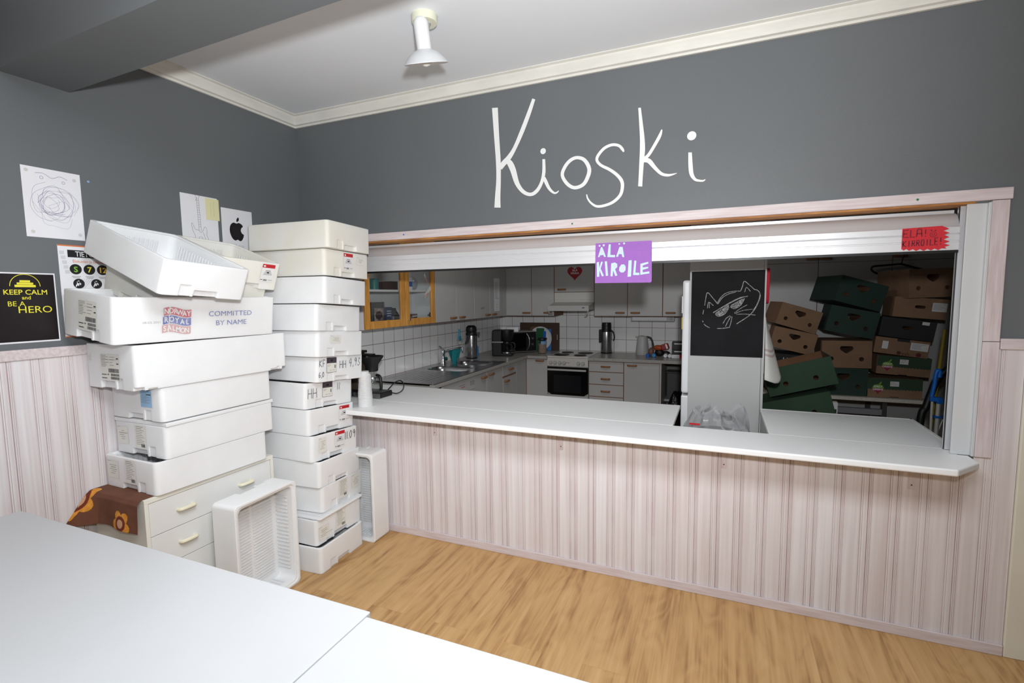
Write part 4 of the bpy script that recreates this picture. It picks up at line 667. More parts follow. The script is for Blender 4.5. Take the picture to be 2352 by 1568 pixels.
def sticker(o, side, u, v, w, h, style, L=.60, Wd=.40, seed=1):
    O, U_, V_, N = face_frame(o, side, L, Wd); mb = MB(); O1 = O+N*.0004; rr = random.Random(seed)
    q = lambda a0, a1, b0, b1, m: mb.rect(u+a0*w, u+a1*w, v+b0*h, v+b1*h, O1, U_, V_, m)
    if style != 'print': mb.rect(u, u+w, v, v+h, O, U_, V_, 0)
    mats = [M['sticker'], M['ink'], M['red'], M['greyink'], M['sticker']]
    if style == 'red':
        mats[0] = M['foamprint']; q(0,1,.80,1,2); mb.disc(u+.16*w, v+.89*h, h*.05, O1+N*.0002, U_, V_, 4, 10, sx=1.5); q(.3,.9,.87,.89,3)
        for k in range(4): q(.3-.05*k,.7+.05*k,.62-k*.07,.645-k*.07,1 if k == 0 else 3)
        q(.42,.6,.50,.56,1) ; barcode(mb, u+.25*w, u+.55*w, v+.05*h, v+.15*h, O1, U_, V_, 1, seed); q(.02,.18,.10,.13,1); q(.62,.95,.10,.12,3)
    elif style == 'freight':
        for k in range(9):
            q(.03,.03+rr.uniform(.2,.42),.95-k*.055,.965-k*.055,3)
            if k % 2: q(.5,.5+rr.uniform(.1,.3),.95-k*.055,.965-k*.055,3)
        q(.03,.97,.80,.807,3); q(.86,.97,.83,.87,1); q(.86,.97,.62,.66,1)
        barcode(mb, u+.40*w, u+.97*w, v+.28*h, v+.44*h, O1, U_, V_, 1, seed); barcode(mb, u+.52*w, u+.97*w, v+.14*h, v+.24*h, O1, U_, V_, 1, seed+1); barcode(mb, u+.50*w, u+.97*w, v+.01*h, v+.11*h, O1, U_, V_, 1, seed+2)
        q(.02,.28,.17,.20,1); q(.33,.42,.17,.22,3); q(.02,.30,.03,.06,1)
    elif style == 'lines':
        for k in range(11): q(.08+rr.uniform(0,.06),.5+rr.uniform(.1,.4),.92-k*.075,.935-k*.075,1 if k < 2 else 3)
        barcode(mb, u+.55*w, u+.9*w, v+.06*h, v+.2*h, O1, U_, V_, 1, seed)
    elif style == 'few':
        for k in range(5): q(.15+rr.uniform(0,.25),.6+rr.uniform(0,.35),.75-k*.12,.77-k*.12,1 if k == 1 else 3)
        q(.0,.3,.97,.985,3)
    elif style == 'black':
        mats[0] = mat('label_frame', (70,56,70), .6) if 'lf' not in M else M['lf']; M['lf'] = mats[0]
        mb.rect(u+.02*w, u+.98*w, v+.02*h, v+.62*h, O1, U_, V_, 4); mb.disc(u+.5*w, v+.80*h, h*.13, O1, U_, V_, 3, 14, sx=1.6)
        mb.f[-1], mb.m[-1] = mb.f[-1], 1
        mb.ring(u+.5*w, v+.80*h, h*.11, h*.125, O1+N*.0003, U_, V_, 3, sx=1.5)
        O1 = O+N*.0008
        for k in range(2): q(.1,.4-.1*k,.50-k*.08,.515-k*.08,1)
        barcode(mb, u+.78*w, u+.92*w, v+.28*h, v+.5*h, O1, U_, V_, 1, seed); q(.3,.5,.15,.17,3); q(.6,.8,.15,.17,3)
    elif style == 'blue':
        mats[0] = mat('pale_blue_label', (150,190,224), .6)
        for k in range(10): q(.08,.5+rr.uniform(0,.45),.93-k*.075,.945-k*.075 if k else .97,3 if k else 1)
        q(.55,.95,.70,.75,1)
    return mb.build('label_sticker', mats, o)
def handwriting(o, side, glyphs, w=.0026, L=.60, Wd=.40):
    O, U_, V_, N = face_frame(o, side, L, Wd); mb = MB()
    for g in glyphs: mb.stroke(g, w, O+N*.0002, U_, V_, 0, smooth=4 if len(g) > 2 else 1)
    return mb.build('handwriting', mat('grey_marker', (70,70,82), .7) if 'gm' not in M else M['gm'], o)
M['gm'] = mat('grey_marker', (70,70,82), .7)
def hand(s, x, y, h, sl=.0):
    G = {'H': [[(0,0),(.02,1)],[(.6,0),(.55,1)],[(0,.5),(.6,.52)]], 'K': [[(0,0),(.05,1)],[(.6,1),(.05,.5),(.65,0)]], 'F': [[(.1,0),(.1,1),(.6,.95)],[(.1,.5),(.5,.5)]], '1': [[(.2,0),(.25,1)]], '0': [[(.3,1),(.05,.6),(.2,.05),(.5,.3),(.45,.85),(.3,1)]], '6': [[(.45,1),(.1,.5),(.15,.05),(.45,.1),(.45,.4),(.15,.4)]], '9': [[(.5,.8),(.3,1),(.1,.75),(.3,.55),(.5,.8),(.4,0)]], '4': [[(.2,1),(.0,.4),(.5,.45)],[(.4,.9),(.35,-.1)]], '3': [[(.05,.9),(.4,.95),(.2,.55),(.5,.3),(.3,0),(0,.1)]], '.': [[(.1,0),(.16,.08)]], ',': [[(.15,.1),(.05,-.15)]], '-': [[(0,.5),(.4,.55)]]}
    W = {'.': .3, ',': .3, '1': .45}
    out = []
    for ch in s:
        for st in G[ch]: out.append([(x+(a+b*sl)*h*.8, y+b*h) for a, b in st])
        x += h*.8*W.get(ch, .8)
    return out
# ---- tall stack of short boxes in the corner, bottom first
RS = [((.678,-.636,.000),93.1,0.0), ((.636,-.621,.1555),90.0,0.0), ((.629,-.556,.333),94.6,2.4), ((.626,-.568,.489),94.0,2.4), ((.590,-.582,.646),89.7,3.6),
      ((.563,-.573,.803),90.0,3.8), ((.544,-.570,.962),88.4,4.1), ((.600,-.522,1.120),88.6,4.1), ((.635,-.546,1.2770),89.8,4.0), ((.654,-.563,1.434),91.8,4.0),
      ((.705,-.540,1.5935),94.0,3.4), ((.690,-.516,1.754),91.0,2.0), ((.736,-.530,1.9120),93.1,1.6)]
RL = ['white foam box on the floor, lowest of the tall stack in the corner', 'white foam box with two printed labels, second from the floor in the tall stack',
      'white foam box with two printed labels resting on the loose foam lid', 'plain white foam box directly under the one dated 11.09', 'white foam box with red label and 11.09 written on it',
      'white foam box with a red label, directly above the one dated 11.09', 'white foam box with HH and a black label, level with the bar top', 'white foam box with KF, HH and a black label, beside the coffee maker',
      'white foam box with a small pale label, directly above the one marked KF', 'plain white foam box set back to the left, two above the KF one', 'plain white foam box third from the top of the tall stack',
      'white foam box with a red label, second from the top of the tall stack', 'plain white foam box on the very top of the tall stack']
RB = [foam_box(l, n, y, p, 0, .40, .60, dirty=(i in (12, 11))) for i, ((n, y, p), l) in enumerate(zip(RS, RL))]
mb = MB(); mb.prism(rrect(-.30,.30,-.20,.20,.02), (0,0,0), X, Y, Z, .011); mb.prism(rrect(-.27,.27,-.17,.17,.02), (0,0,.0105), X, Y, Z, .0055)
lid = mb.build('foam_board', M['foam'], bevel=.002); lid.location = (.352,-.420,.3135); lid.rotation_euler = (0,0,R(2.0)); tag(lid, 'flat white foam lid sandwiched low in the tall corner stack', 'lid')
sticker(RB[1],'short+',.02,.02,.085,.085,'few',seed=3); sticker(RB[1],'short+',.165,.035,.085,.115,'lines',seed=4)
sticker(RB[2],'short+',.155,.035,.085,.115,'lines',seed=5); sticker(RB[2],'short+',.285,.055,.085,.085,'few',seed=6)
sticker(RB[4],'short+',.19,.045,.085,.105,'red',seed=7); handwriting(RB[4],'short+',hand('11.09',.272,.085,.050),.0045); sticker(RB[4],'short+',.055,.045,.06,.09,'few',seed=17)
sticker(RB[5],'short+',.26,.045,.09,.100,'red',seed=8)
sticker(RB[6],'short+',.135,.060,.082,.092,'black',seed=9); handwriting(RB[6],'short+',hand('HH',.022,.062,.060),.0034); handwriting(RB[6],'short+',hand('11',.255,.095,.045),.0034)
sticker(RB[7],'short+',.075,.055,.082,.092,'black',seed=10); [handwriting(RB[7],'short+',h_,.0034) for h_ in (hand('KF',.018,.093,.040),hand('6,0',.012,.030,.032),hand('HH',.185,.075,.048),hand('4,93',.268,.085,.050,.15))]
sticker(RB[8],'short+',.105,.080,.090,.045,'few',seed=11)
sticker(RB[11],'short+',.165,.045,.082,.100,'red',seed=12); sticker(RB[11],'short+',.285,.085,.07,.045,'few',seed=13)
# ---- left stack on the chest of drawers
LB1 = foam_box('white foam box with two labels standing directly on the chest of drawers', (.425,-1.356,.7165), 88.6, 0, 0, .60, .40)
LB2 = foam_box('white foam box with two labels, second up on the chest of drawers', (.427,-1.300,.873), 89.0, 0, 0, .60, .40)
lid2 = MB().box(-.30,.30,-.20,.20,0,.018).build('foam_board', M['foam'], bevel=.003); lid2.location = (.233,-.995,1.0285); lid2.rotation_euler = (0,0,R(90)); tag(lid2, 'thin white foam lid under the box with the pale blue label', 'lid')
LB3 = foam_box('white foam box with a torn pale blue label on its end', (.423,-1.305,1.052), 88.7, 0, 0, .60, .40, TALLER)
LB4 = foam_box('long white foam box with a freight label, directly under the box printed with a mark', (.424,-1.405,1.2165), 87.4, 0.0, 0, .80, .40, LONG2, .2)
LB5 = foam_box('long white foam box printed with a red and blue fish company mark', (.425,-1.484,1.431), 87.6, 0.5, 6.5, .80, .40, LONG, .2)
LB6 = foam_box('white foam box lying slanted inside the printed long box', (.372,-1.285,1.560), 89.0, 1.0, 17.5, .60, .40, dirty=True)
LB7 = foam_box('white foam box with a red label leaning behind the topmost tilted box', (.425,-.985,1.690), 86.0, 3.5, 18.5, .34, .44, foam_mesh(.44,.34,.155), dirty=True)
LB8 = foam_box('open ribbed foam box tipped up on top of the left stack', (.622,-1.405,1.645), 89.2, 4.2, 20.3, .40, .60)
for o, s1 in ((LB1, 21), (LB2, 22)):
    sticker(o,'short-',.025,.045,.085,.085,'few',seed=s1); sticker(o,'short-',.165,.035,.085,.115,'lines',seed=s1+5)
sticker(LB3,'short-',.245,.065,.085,.085,'blue',seed=24)
sticker(LB4,'short-',.13,.045,.15,.115,'freight',.80,.40,seed=25); sticker(LB4,'short-',.025,.12,.02,.04,'few',.80,.40,seed=26)
sticker(LB5,'short-',.135,.045,.145,.125,'freight',.80,.40,seed=27)
sticker(LB7,'short+',.225,.045,.078,.100,'red',.44,.34,seed=28)
# the printed flag and slogan on the long box
O, U_, V_, N = face_frame(LB5,'long-',.80,.40); mb = MB(); wv = lambda t: .008*math.sin(t*5.2+.3)
for k, (m_, s_) in enumerate(((0,'NORWAY'),(1,'ROYAL'),(2,'SALMON'))):
    v0 = .118-k*.040
    for a0, a1 in ((0,.20),(.235,1)):
        vs = []; n = 10
        for i in range(n+1):
            t = a0+(a1-a0)*i/n; vs += [(.205+t*.125-.004*k+t*.003*k, v0+wv(t)), (.205+t*.125-.004*k+t*.003*k, v0+.036+wv(t))]
        mb.add([O+U_*a+V_*b for a, b in vs], [(2*i,2*i+2,2*i+3,2*i+1) for i in range(n)], m_)
    w_ = .118/len(s_)
    for i, ch in enumerate(s_):
        t = (i+.5)/len(s_); mb.text(ch, .034, O+N*.0005+U_*(.207+t*.121-.004*k)+V_*(v0+.007+wv(t)), U_, V_, 3, 'CENTER', sx=.85, bold=.02)
PM = [M['redprint'], M['blueprint'], mat('pale_red_print', (206,170,170), .7), M['foamprint'], mat('pale_grey_print', (176,176,178), .7)]
mb.build('printed_flag', PM, LB5)
MB().text('COMMITTED', .036, O+U_*.415+V_*.112, U_, V_, 1, sx=1.15).text('BY NAME', .036, O+U_*.452+V_*.065, U_, V_, 1, sx=1.15).build('printed_slogan', PM, LB5)
MB().text('08-02-2021', .013, O+U_*.115+V_*.088, U_, V_, 4, sx=1.3).build('printed_date', PM, LB5)
# ---- two boxes standing on end on the floor
def standing(label, ctr, rz, open_dir):
    me = SMALL.copy(); o = bpy.data.objects.new('foam_box', me); COL.objects.link(o)
    op = Vector(open_dir).normalized(); up = Z
    m3 = Matrix((up, op.cross(up), op)).transposed(); m4 = m3.to_4x4(); m4.translation = Vector(ctr) - op*.0; o.matrix_world = m4
    bv = o.modifiers.new('bevel', 'BEVEL'); bv.width = .0035; bv.segments = 2; bv.limit_method = 'ANGLE'; bv.angle_limit = R(50)
    return tag(o, label, 'foam box', 'white foam fish boxes')
op1 = Vector((math.cos(R(2.4)), math.sin(R(2.4)), 0))
B1_ = standing('foam box stood on end against the drawers with its ribbed inside facing out', (.463, -.933, .3005), 0, op1)
op2 = Vector((.02,-1,0))
B2_ = standing('narrow foam box stood on end against the panelling under the bar, ribbed inside half hidden', (.530, -.062, .3005), 0, op2)
# ================================================================ CHEST OF DRAWERS + CLOTH
ch = thing('chest_of_drawers', 'white chest of drawers with cream handles under the foam boxes', 'drawers', (.218,-1.05,0))
mb = MB(); mb.box(-.192,.192,-.355,.352,.692,.714); mb.box(-.192,.192,-.355,-.337,0,.692); mb.box(-.192,.192,.334,.352,0,.692); mb.box(-.192,-.184,-.337,.334,0,.692); mb.box(-.184,.186,-.337,.334,.05,.066); mb.build('carcass', mat('cream_carcass', (228,226,216), .5), ch, bevel=.0015)
for k in range(4):
    z1 = .6895-k*.161; mb = MB(); mb.box(.165,.1885,-.3345,.3315,z1-.158,z1); dr = mb.build('drawer', M['cab'] if False else mat('white_drawer_front', (226,226,224), .45), ch, bevel=.001)
    for y in (-.169+.0,.165):
        mb = MB(); mb.tube([(.1885,y-.036,z1-.078),(.205,y-.035,z1-.076),(.211,y-.02,z1-.075),(.211,y+.02,z1-.075),(.205,y+.035,z1-.076),(.1885,y+.036,z1-.078)], .0095, n=10); mb.build('handle', M['ivory'], dr, smooth=50)
# brown flowered cloth hanging over the near end of the chest
def flower(u, v):
    """0 cloth, 1 orange petal, 2 dark ring, 3 pale centre"""
    for cu, cv, rr_ in ((.292,.352,.058),(.02,.275,.072),(-.02,.12,.07),(.20,.06,.05)):
        dx, dy = u-cu, v-cv; d = math.hypot(dx, dy)/rr_; a = math.atan2(dy, dx)
        if d < .42: return 3 if d < .36 else 2
        if d < .55+.05*math.sin(a*12): return 2
        if d < .72+.38*abs(math.sin(a*2.5+.6)): return 1 if (d > .62) else 2
    return 0
nu, nv = 190, 200; mb = MB(); vs = []
for j in range(nv+1):
    for i in range(nu+1):
        u = -.02+.40*i/nu; v = .385*j/nv         # v: along the top first, then down
        x = .018+u
        if v < .235: y, z = -1.18-v*.985, .7155+.0004
        else:
            h = v-.235; flare = max(0, .10-u)*1.2
            y = -1.4115-.006-min(h,.02)*.5-.008*math.sin(u*26+.6)*min(1,h*8)-h*.10-flare*min(1,h*6)*.75
            z = .7159-h*.985+.01*math.sin(u*9)*min(1,h*5)+.05*flare*h
            x = x-.03*min(1,h*5)*max(0,.12-u)/.12
        vs.append((max(x,.026)-.2, y+1.4, z-.7))
fs = []; ms = []
for j in range(nv):
    for i in range(nu):
        a = j*(nu+1)+i; fs.append((a, a+1, a+nu+2, a+nu+1)); ms.append(flower(.40*i/nu, .385*j/nv))
mb.v = vs; mb.f = fs; mb.m = ms
cl = mb.build('flowered_cloth', [mat('brown_cloth', (112,70,50), .85, var=.15, vscale=20, bump=.2, bscale=400), mat('orange_petals', (210,134,40), .85, rgb2=(226,158,64), vscale=60), mat('dark_brown_ring', (116,48,26), .85), mat('beige_flower_centre', (206,160,128), .85)], smooth=60)
cl.location = (.2,-1.4,.7); sdm = cl.modifiers.new('thick', 'SOLIDIFY'); sdm.thickness = .0012; sdm.offset = 1
tag(cl, 'brown cloth with orange flowers hanging over the end of the chest', 'tablecloth')
# ================================================================ TABLES IN FRONT
def table(label, x0, x1, y0, y1):
    t = thing('folding_table', label, 'table', ((x0+x1)/2,(y0+y1)/2,0)); w, d = (x1-x0)/2, (y1-y0)/2
    MB().box(-w,w,-d,d,.7165,.740).build('table_top', [M['tabletop']], t, bevel=.003)
    for sx in (-1,1):
        for sy in (-1,1): MB().cyl((sx*(w-.07),sy*(d-.07),0), Z, .017, .716).build('leg', M['chrome'], t, smooth=40)
    MB().box(-w+.08,w-.08,-d+.06,-d+.08,.67,.716).box(-w+.08,w-.08,d-.08,d-.06,.67,.716).build('apron', M['darkgrey'], t)
    return t
table('big pale table filling the lower left corner, left of the dark seam', .085, 1.9155, -2.48, -1.700)
table('pale table at the bottom edge, right of the dark seam', 1.9185, 2.72, -2.42, -1.722)

# ================================================================ KITCHEN BEHIND THE HATCH
def bar_handle(parent, p, axis, n, w=.105):
    """wooden bow handle centred at p, along axis, standing off along n"""
    A, N = Vector(axis), Vector(n); mb = MB(); p = Vector(p)
    mb.tube([p-A*w*.46+N*.001, p-A*w*.44+N*.016, p-A*w*.2+N*.022, p+A*w*.2+N*.022, p+A*w*.44+N*.016, p+A*w*.46+N*.001], .010, n=8, smooth=4)
    return mb.build('handle', M['handle'], parent, smooth=60)
def cabinet(name, label, box, doors, face, cat='kitchen cabinet', group=None, drawer=()):
    """box x0,x1,y0,y1,z0,z1; face '+x' or '-y'; doors: (a0,a1,z0,z1,handle centre a, handle z)"""
    x0,x1,y0,y1,z0,z1 = box; t = thing(name, label, cat, ((x0+x1)/2,(y0+y1)/2,z0), 0, group); o = t.location.copy()
    mb = MB()
    if face == '+x': mb.box(x0-o.x,x1-.004-o.x,y0-o.y,y1-o.y,0,z1-z0)
    else: mb.box(x0-o.x,x1-o.x,y0+.004-o.y,y1-o.y,0,z1-z0)
    mb.build('carcass', M['cabedge'], t)
    for i, (a0,a1,d0,d1,ha,hz) in enumerate(doors):
        g = .0035; mb = MB()
        if face == '+x': mb.box(x1-.018-o.x,x1-o.x,a0+g-o.y,a1-g-o.y,d0+g-o.z,d1-g-o.z)
        else: mb.box(a0+g-o.x,a1-g-o.x,y0-o.y,y0+.018-o.y,d0+g-o.z,d1-g-o.z)
        d = mb.build('drawer' if i in drawer else 'door', M['cab'], t, bevel=.0015)
        if ha is not None:
            if face == '+x': bar_handle(d, (x1-o.x,ha-o.y,hz-o.z), Y, X, .11)
            else: bar_handle(d, (ha-o.x,y0-o.y,hz-o.z), X, -Y, .10)
    return t
UT = 2.15
cabinet('wall_cabinet','white wall cabinet with two plain doors right of the glass cabinet',(.009,.27,1.372,2.189,1.37,UT),[(1.372,1.783,1.37,UT,1.706,1.406),(1.783,2.189,1.37,UT,1.897,1.406)],'+x')
wc2 = cabinet('wall_cabinet','white wall cabinet with a paper list on its last door, by the kitchen corner',(.009,.27,2.191,2.99,1.37,UT),[(2.191,2.597,1.37,UT,2.524,1.406),(2.597,2.99,1.37,UT,2.705,1.406)],'+x')
cabinet('wall_cabinet','white corner wall cabinet above the microwave',(.009,.909,3.10,3.489,1.37,UT),[(.215,.612,1.37,UT,.545,1.409),(.612,.909,1.37,UT,.826,1.411)],'-y')
hc = cabinet('wall_cabinet','short white wall cabinet above the cooker hood, with a red heart on it',(.911,1.409,3.10,3.489,1.66,UT),[(.911,1.409,1.66,UT,1.008,1.694)],'-y')
cabinet('wall_cabinet','white wall cabinet right of the cooker hood, above the steel flask',(1.411,2.196,3.10,3.489,1.37,UT),[(1.411,1.803,1.37,UT,1.718,1.411),(1.803,2.196,1.37,UT,1.894,1.411)],'-y')
cabinet('wall_cabinet','white wall cabinet at the right end of the row, beside the tall panel',(2.198,2.60,3.10,3.489,1.37,UT),[(2.198,2.60,1.37,UT,2.285,1.411)],'-y')
MB().box(.009,.268,2.992,3.098,1.37,UT).build('filler', M['cab'], wc2).location = -wc2.location
# heart sticker
ht = tag(MB().prism([(.092*(16*math.sin(t)**3)/16, .092*(13*math.cos(t)-5*math.cos(2*t)-2*math.cos(3*t)-math.cos(4*t))/16) for t in [i*2*math.pi/48 for i in range(48)]], (0,0,0), X, Z, -Y, .0012, 0).text('ÄLÄ', .036, (0,-.0016,.016), X, Z, 1, 'CENTER', bold=.012).text('VIHAA', .036, (0,-.0016,-.018), X, Z, 1, 'CENTER', bold=.012).build('heart_sign', [mat('red_heart', (150,26,40), .6), M['paper']]), 'red heart sign with white words on the cabinet above the cooker', 'sign')
ht.location = (1.172,3.0990,1.893)
def vert_text(name, label, loc, w, h, cat, lines, big=None):
    mb = MB(); mb.box(0,.0008,-w/2,w/2,-h/2,h/2)
    for k in range(lines): mb.rect(-w*.38,-w*.38+w*random.uniform(.45,.8),h*.36-k*.52*h/lines,h*.36-k*.52*h/lines+h*.008,(.0011,0,0),Y,Z,1)
    if big: mb.ring(0,-h*.34,.018,.021,(.0011,0,0),Y,Z,1,t0=60,t1=300)
    o = mb.build(name, [M['paper'], M['greyink']]); o.location = loc; return tag(o, label, cat)
vert_text('paper_list','printed paper list taped to the narrow cabinet door by the corner',(.2712,2.80,1.64),.16,.40,'paper',14,True)
mb = MB(); mb.text('ASTIAT', .032, (0,0,0), Y, Z, 0, 'CENTER', bold=.01); o = mb.build('door_lettering', M['greyink']); o.location = (.2715,2.40,1.475); tag(o, 'small grey word on the third plain wall cabinet door', 'lettering')
# glass-fronted wall cabinet
gc = thing('glass_cabinet','wall cabinet with two honey wood framed glass doors','glass cabinet',(.14,.86,1.37)); G0 = gc.location.copy()
mb = MB(); bx = lambda x0,x1,y0,y1,z0,z1,m=0: mb.box(x0-G0.x,x1-G0.x,y0-G0.y,y1-G0.y,z0-G0.z,z1-G0.z,m)
bx(.0085,.018,.34,1.37,1.37,UT); bx(.018,.25,.34,.356,1.37,UT); bx(.018,.25,1.354,1.37,1.37,UT); bx(.018,.25,.356,1.354,1.37,1.388); bx(.018,.25,.356,1.354,UT-.018,UT); mb.build('carcass', M['paper'], gc)
mb = MB(); bx(.019,.24,.357,1.353,1.670,1.687); mb.build('shelf', M['paper'], gc)
for a0, a1, hy in ((.342,.879,None),(.883,1.368,.918)):
    mb = MB(); fw = .062
    bx(.251,.271,a0,a0+fw,1.372,UT); bx(.251,.271,a1-fw,a1,1.372,UT); bx(.251,.271,a0+fw,a1-fw,1.372,1.372+fw); bx(.251,.271,a0+fw,a1-fw,UT-fw,UT)
    d = mb.build('door', M['oak'], gc, bevel=.004)
    mb = MB(); bx(.259,.262,a0+fw-.003,a1-fw+.003,1.372+fw-.003,UT-fw+.003); mb.build('glass_pane', M['glass'], d)
    if hy: MB().lathe([(0,0),(.005,0),(.005,.010),(.012,.014),(.011,.022),(0,.024)], (.271-G0.x,hy-G0.y,1.428-G0.z), X, 16).build('knob', M['chrome'], d, smooth=40)
    if hy: MB().box(.236-G0.x,.250-G0.x,1.285-G0.y,1.345-G0.y,1.445-G0.z,1.46-G0.z).box(.236-G0.x,.250-G0.x,1.31-G0.y,1.325-G0.y,1.43-G0.z,1.475-G0.z).build('hinge', M['darkgrey'], d)
def block(name, label, cat, x0,x1,y0,y1,z0,z1, mats, extra=None, bevel=.002, group=None):
    mb = MB(); c = Vector(((x0+x1)/2,(y0+y1)/2,z0)); mb.box(x0-c.x,x1-c.x,y0-c.y,y1-c.y,0,z1-z0)
    if extra: extra(mb, x1-c.x, y0-c.y, y1-c.y, z1-z0)
    o = mb.build(name, mats, bevel=bevel); o.location = c; return tag(o, label, cat, group)
def tinface(mb, x, y0, y1, h):
    mb.rect(y0+.025,y1-.025,.015,h-.05,(x+.0006,0,0),Y,Z,1); mb.disc((y0+y1)/2,h*.45,.035,(x+.001,0,0),Y,Z,2,sx=1.3)
block('biscuit_tin','silver tin with a brown picture on the bottom shelf of the glass cabinet','tin',.12,.22,.49,.655,1.389,1.585,[M['steel'],mat('tin_picture',(110,92,92),.5,rgb2=(200,196,196),vscale=30),mat('tin_dark',(70,54,54),.5)],tinface,.006)
block('carton_pack','dark blue pack beside the silver tin in the glass cabinet','box',.14,.21,.672,.770,1.389,1.54,[mat('navy_pack',(28,52,96),.5),M['yel'],M['paper']],lambda mb,x,a,b,h:(mb.rect(a+.01,b-.05,.005,.045,(x+.0006,0,0),Y,Z,1),[mb.rect(a+.02,b-.02,h*.5+k*.02,h*.5+k*.02+.005,(x+.0006,0,0),Y,Z,2) for k in range(3)]))
b_ = MB().lathe([(0,0),(.048,0),(.056,.02),(.055,.08),(.035,.11),(.026,.135),(.030,.14),(0,.142)]).build('jug', M['black'], smooth=50); b_.location=(.16,.845,1.389); tag(b_,'black jug at the middle of the bottom shelf behind glass','jug')
b_ = MB().lathe([(0,0),(.022,0),(.023,.09),(.010,.13),(.009,.17),(.012,.175),(.012,.20),(0,.202)]).build('sauce_bottle', mat('dark_red_glass',(60,14,20),.2), smooth=50); b_.location=(.17,1.03,1.389); tag(b_,'slim dark red bottle behind the glass door edge','bottle')
block('card_box','small black and white box on the bottom shelf of the glass cabinet','box',.14,.20,1.065,1.170,1.389,1.430,[M['black'],M['paper']],lambda mb,x,a,b,h:[mb.rect(a+.005,b-.005,h*.1+k*h*.45,h*.36+k*h*.45,(x+.0006,0,0),Y,Z,1) for k in range(2)])
block('card_box','second small black box lying on the first in the glass cabinet','box',.14,.20,1.075,1.165,1.431,1.468,[mat('maroon_pack',(92,60,66),.5),M['paper']],lambda mb,x,a,b,h:mb.rect(a+.005,b-.005,h*.3,h*.6,(x+.0006,0,0),Y,Z,1))
b_ = MB().lathe([(0,0),(.036,0),(.036,.085),(.034,.09),(0,.09)],n=24).build('jar', mat('teal_tin',(52,120,120),.4), smooth=40); b_.location=(.16,.605,1.688); tag(b_,'teal canister on the upper shelf behind glass','canister')
block('carton_pack','dark brown pack on the upper shelf behind glass, right of the teal canister','box',.12,.20,.672,.775,1.688,1.755,[mat('brown_pack',(60,34,34),.5)])
block('carton_pack','second dark brown pack on the upper shelf, beside the door frame','box',.12,.20,.782,.875,1.688,1.76,[mat('brown_pack_b',(52,30,32),.5)])
block('carton_pack','blue and white pack on the upper shelf behind the right glass door','box',.12,.20,1.018,1.095,1.688,1.80,[M['paper'],M['blue']],lambda mb,x,a,b,h:mb.rect(a,b,.03,.075,(x+.0006,0,0),Y,Z,1))
b_ = MB().ball((0,0,.062),.06,n=12,sc=(.8,1,1)).build('plastic_bag', M['film'], smooth=60); b_.location=(.15,1.17,1.689); tag(b_,'clear plastic bag of small things on the upper glass cabinet shelf','bag')
for nm, lb, pts, txt, tr in (('window_sticker','red lettered triangle sticker near the top of the right glass door',[(0,.10),(.07,0),(.02,.12)],'Maija',-1.0),('window_sticker','red lettered slanted sticker lower on the right glass door',[(0,0),(.11,.09),(.10,.13),(0,.05)],'Oikea',.65)):
    mb = MB(); mb.prism(pts,(0,0,0),Y,Z,X,.0006); mb.text(txt,.035,(.0010,.012,.07 if tr < 0 else .014),Y,Z,1,rot=tr,sx=.8)
    o = mb.build(nm,[mat('sticker_film',(196,196,190),.5),M['red']]); o.location = (.2632,1.19,1.725) if tr < 0 else (.2632,1.20,1.60); tag(o, lb, 'sticker')

# lower units along the left wall
dw = thing('dishwasher','white dishwasher with two round dials under the sink counter','dishwasher',(.31,1.18,0))
MB().box(-.28,.295,-.298,.297,.05,.735).build('body', M['cab'], dw); MB().box(.296,.315,-.297,.296,.10,.735).build('door', M['cab'], dw, bevel=.003)
mb = MB(); mb.box(.296,.318,-.297,.296,.738,.858)
for y in (.215,.262): mb.ring(y,.800,.016,.020,(.3186,0,0),Y,Z,1); mb.stroke([(y,.79),(y,.812)],.004,(.3186,0,0),Y,Z,1,smooth=1)
mb.rect(-.02,.10,.806,.809,(.3186,0,0),Y,Z,1); mb.rect(.02,.09,.785,.791,(.3186,0,0),Y,Z,2); mb.build('control_panel', [M['cab'],M['darkgrey'],M['red']], dw)
cabinet('base_cabinet','white sink cupboard with two doors under the draining board',(.02,.62,1.48,2.158,.05,.735),[(1.48,1.75,.06,.858,1.68,.812),(1.75,2.158,.06,.858,1.853,.818)],'+x')
cabinet('base_cabinet','white base unit with a slightly open drawer above a door, left of the kitchen corner',(.02,.62,2.16,2.55,.05,.862),[(2.16,2.55,.738,.858,2.377,.80),(2.16,2.55,.06,.725,2.255,.682)],'+x',drawer=(0,))
cabinet('base_cabinet','white corner base unit under the microwave',(.02,.898,2.87,3.485,.05,.862),[(.622,.898,.06,.858,.80,.838)],'-y')
o = MB().box(.60,.6195,2.552,2.869,.05,.862).build('corner_panel', M['cab']); tag(o,'plain white filler panel in the inner corner of the base units','panel')
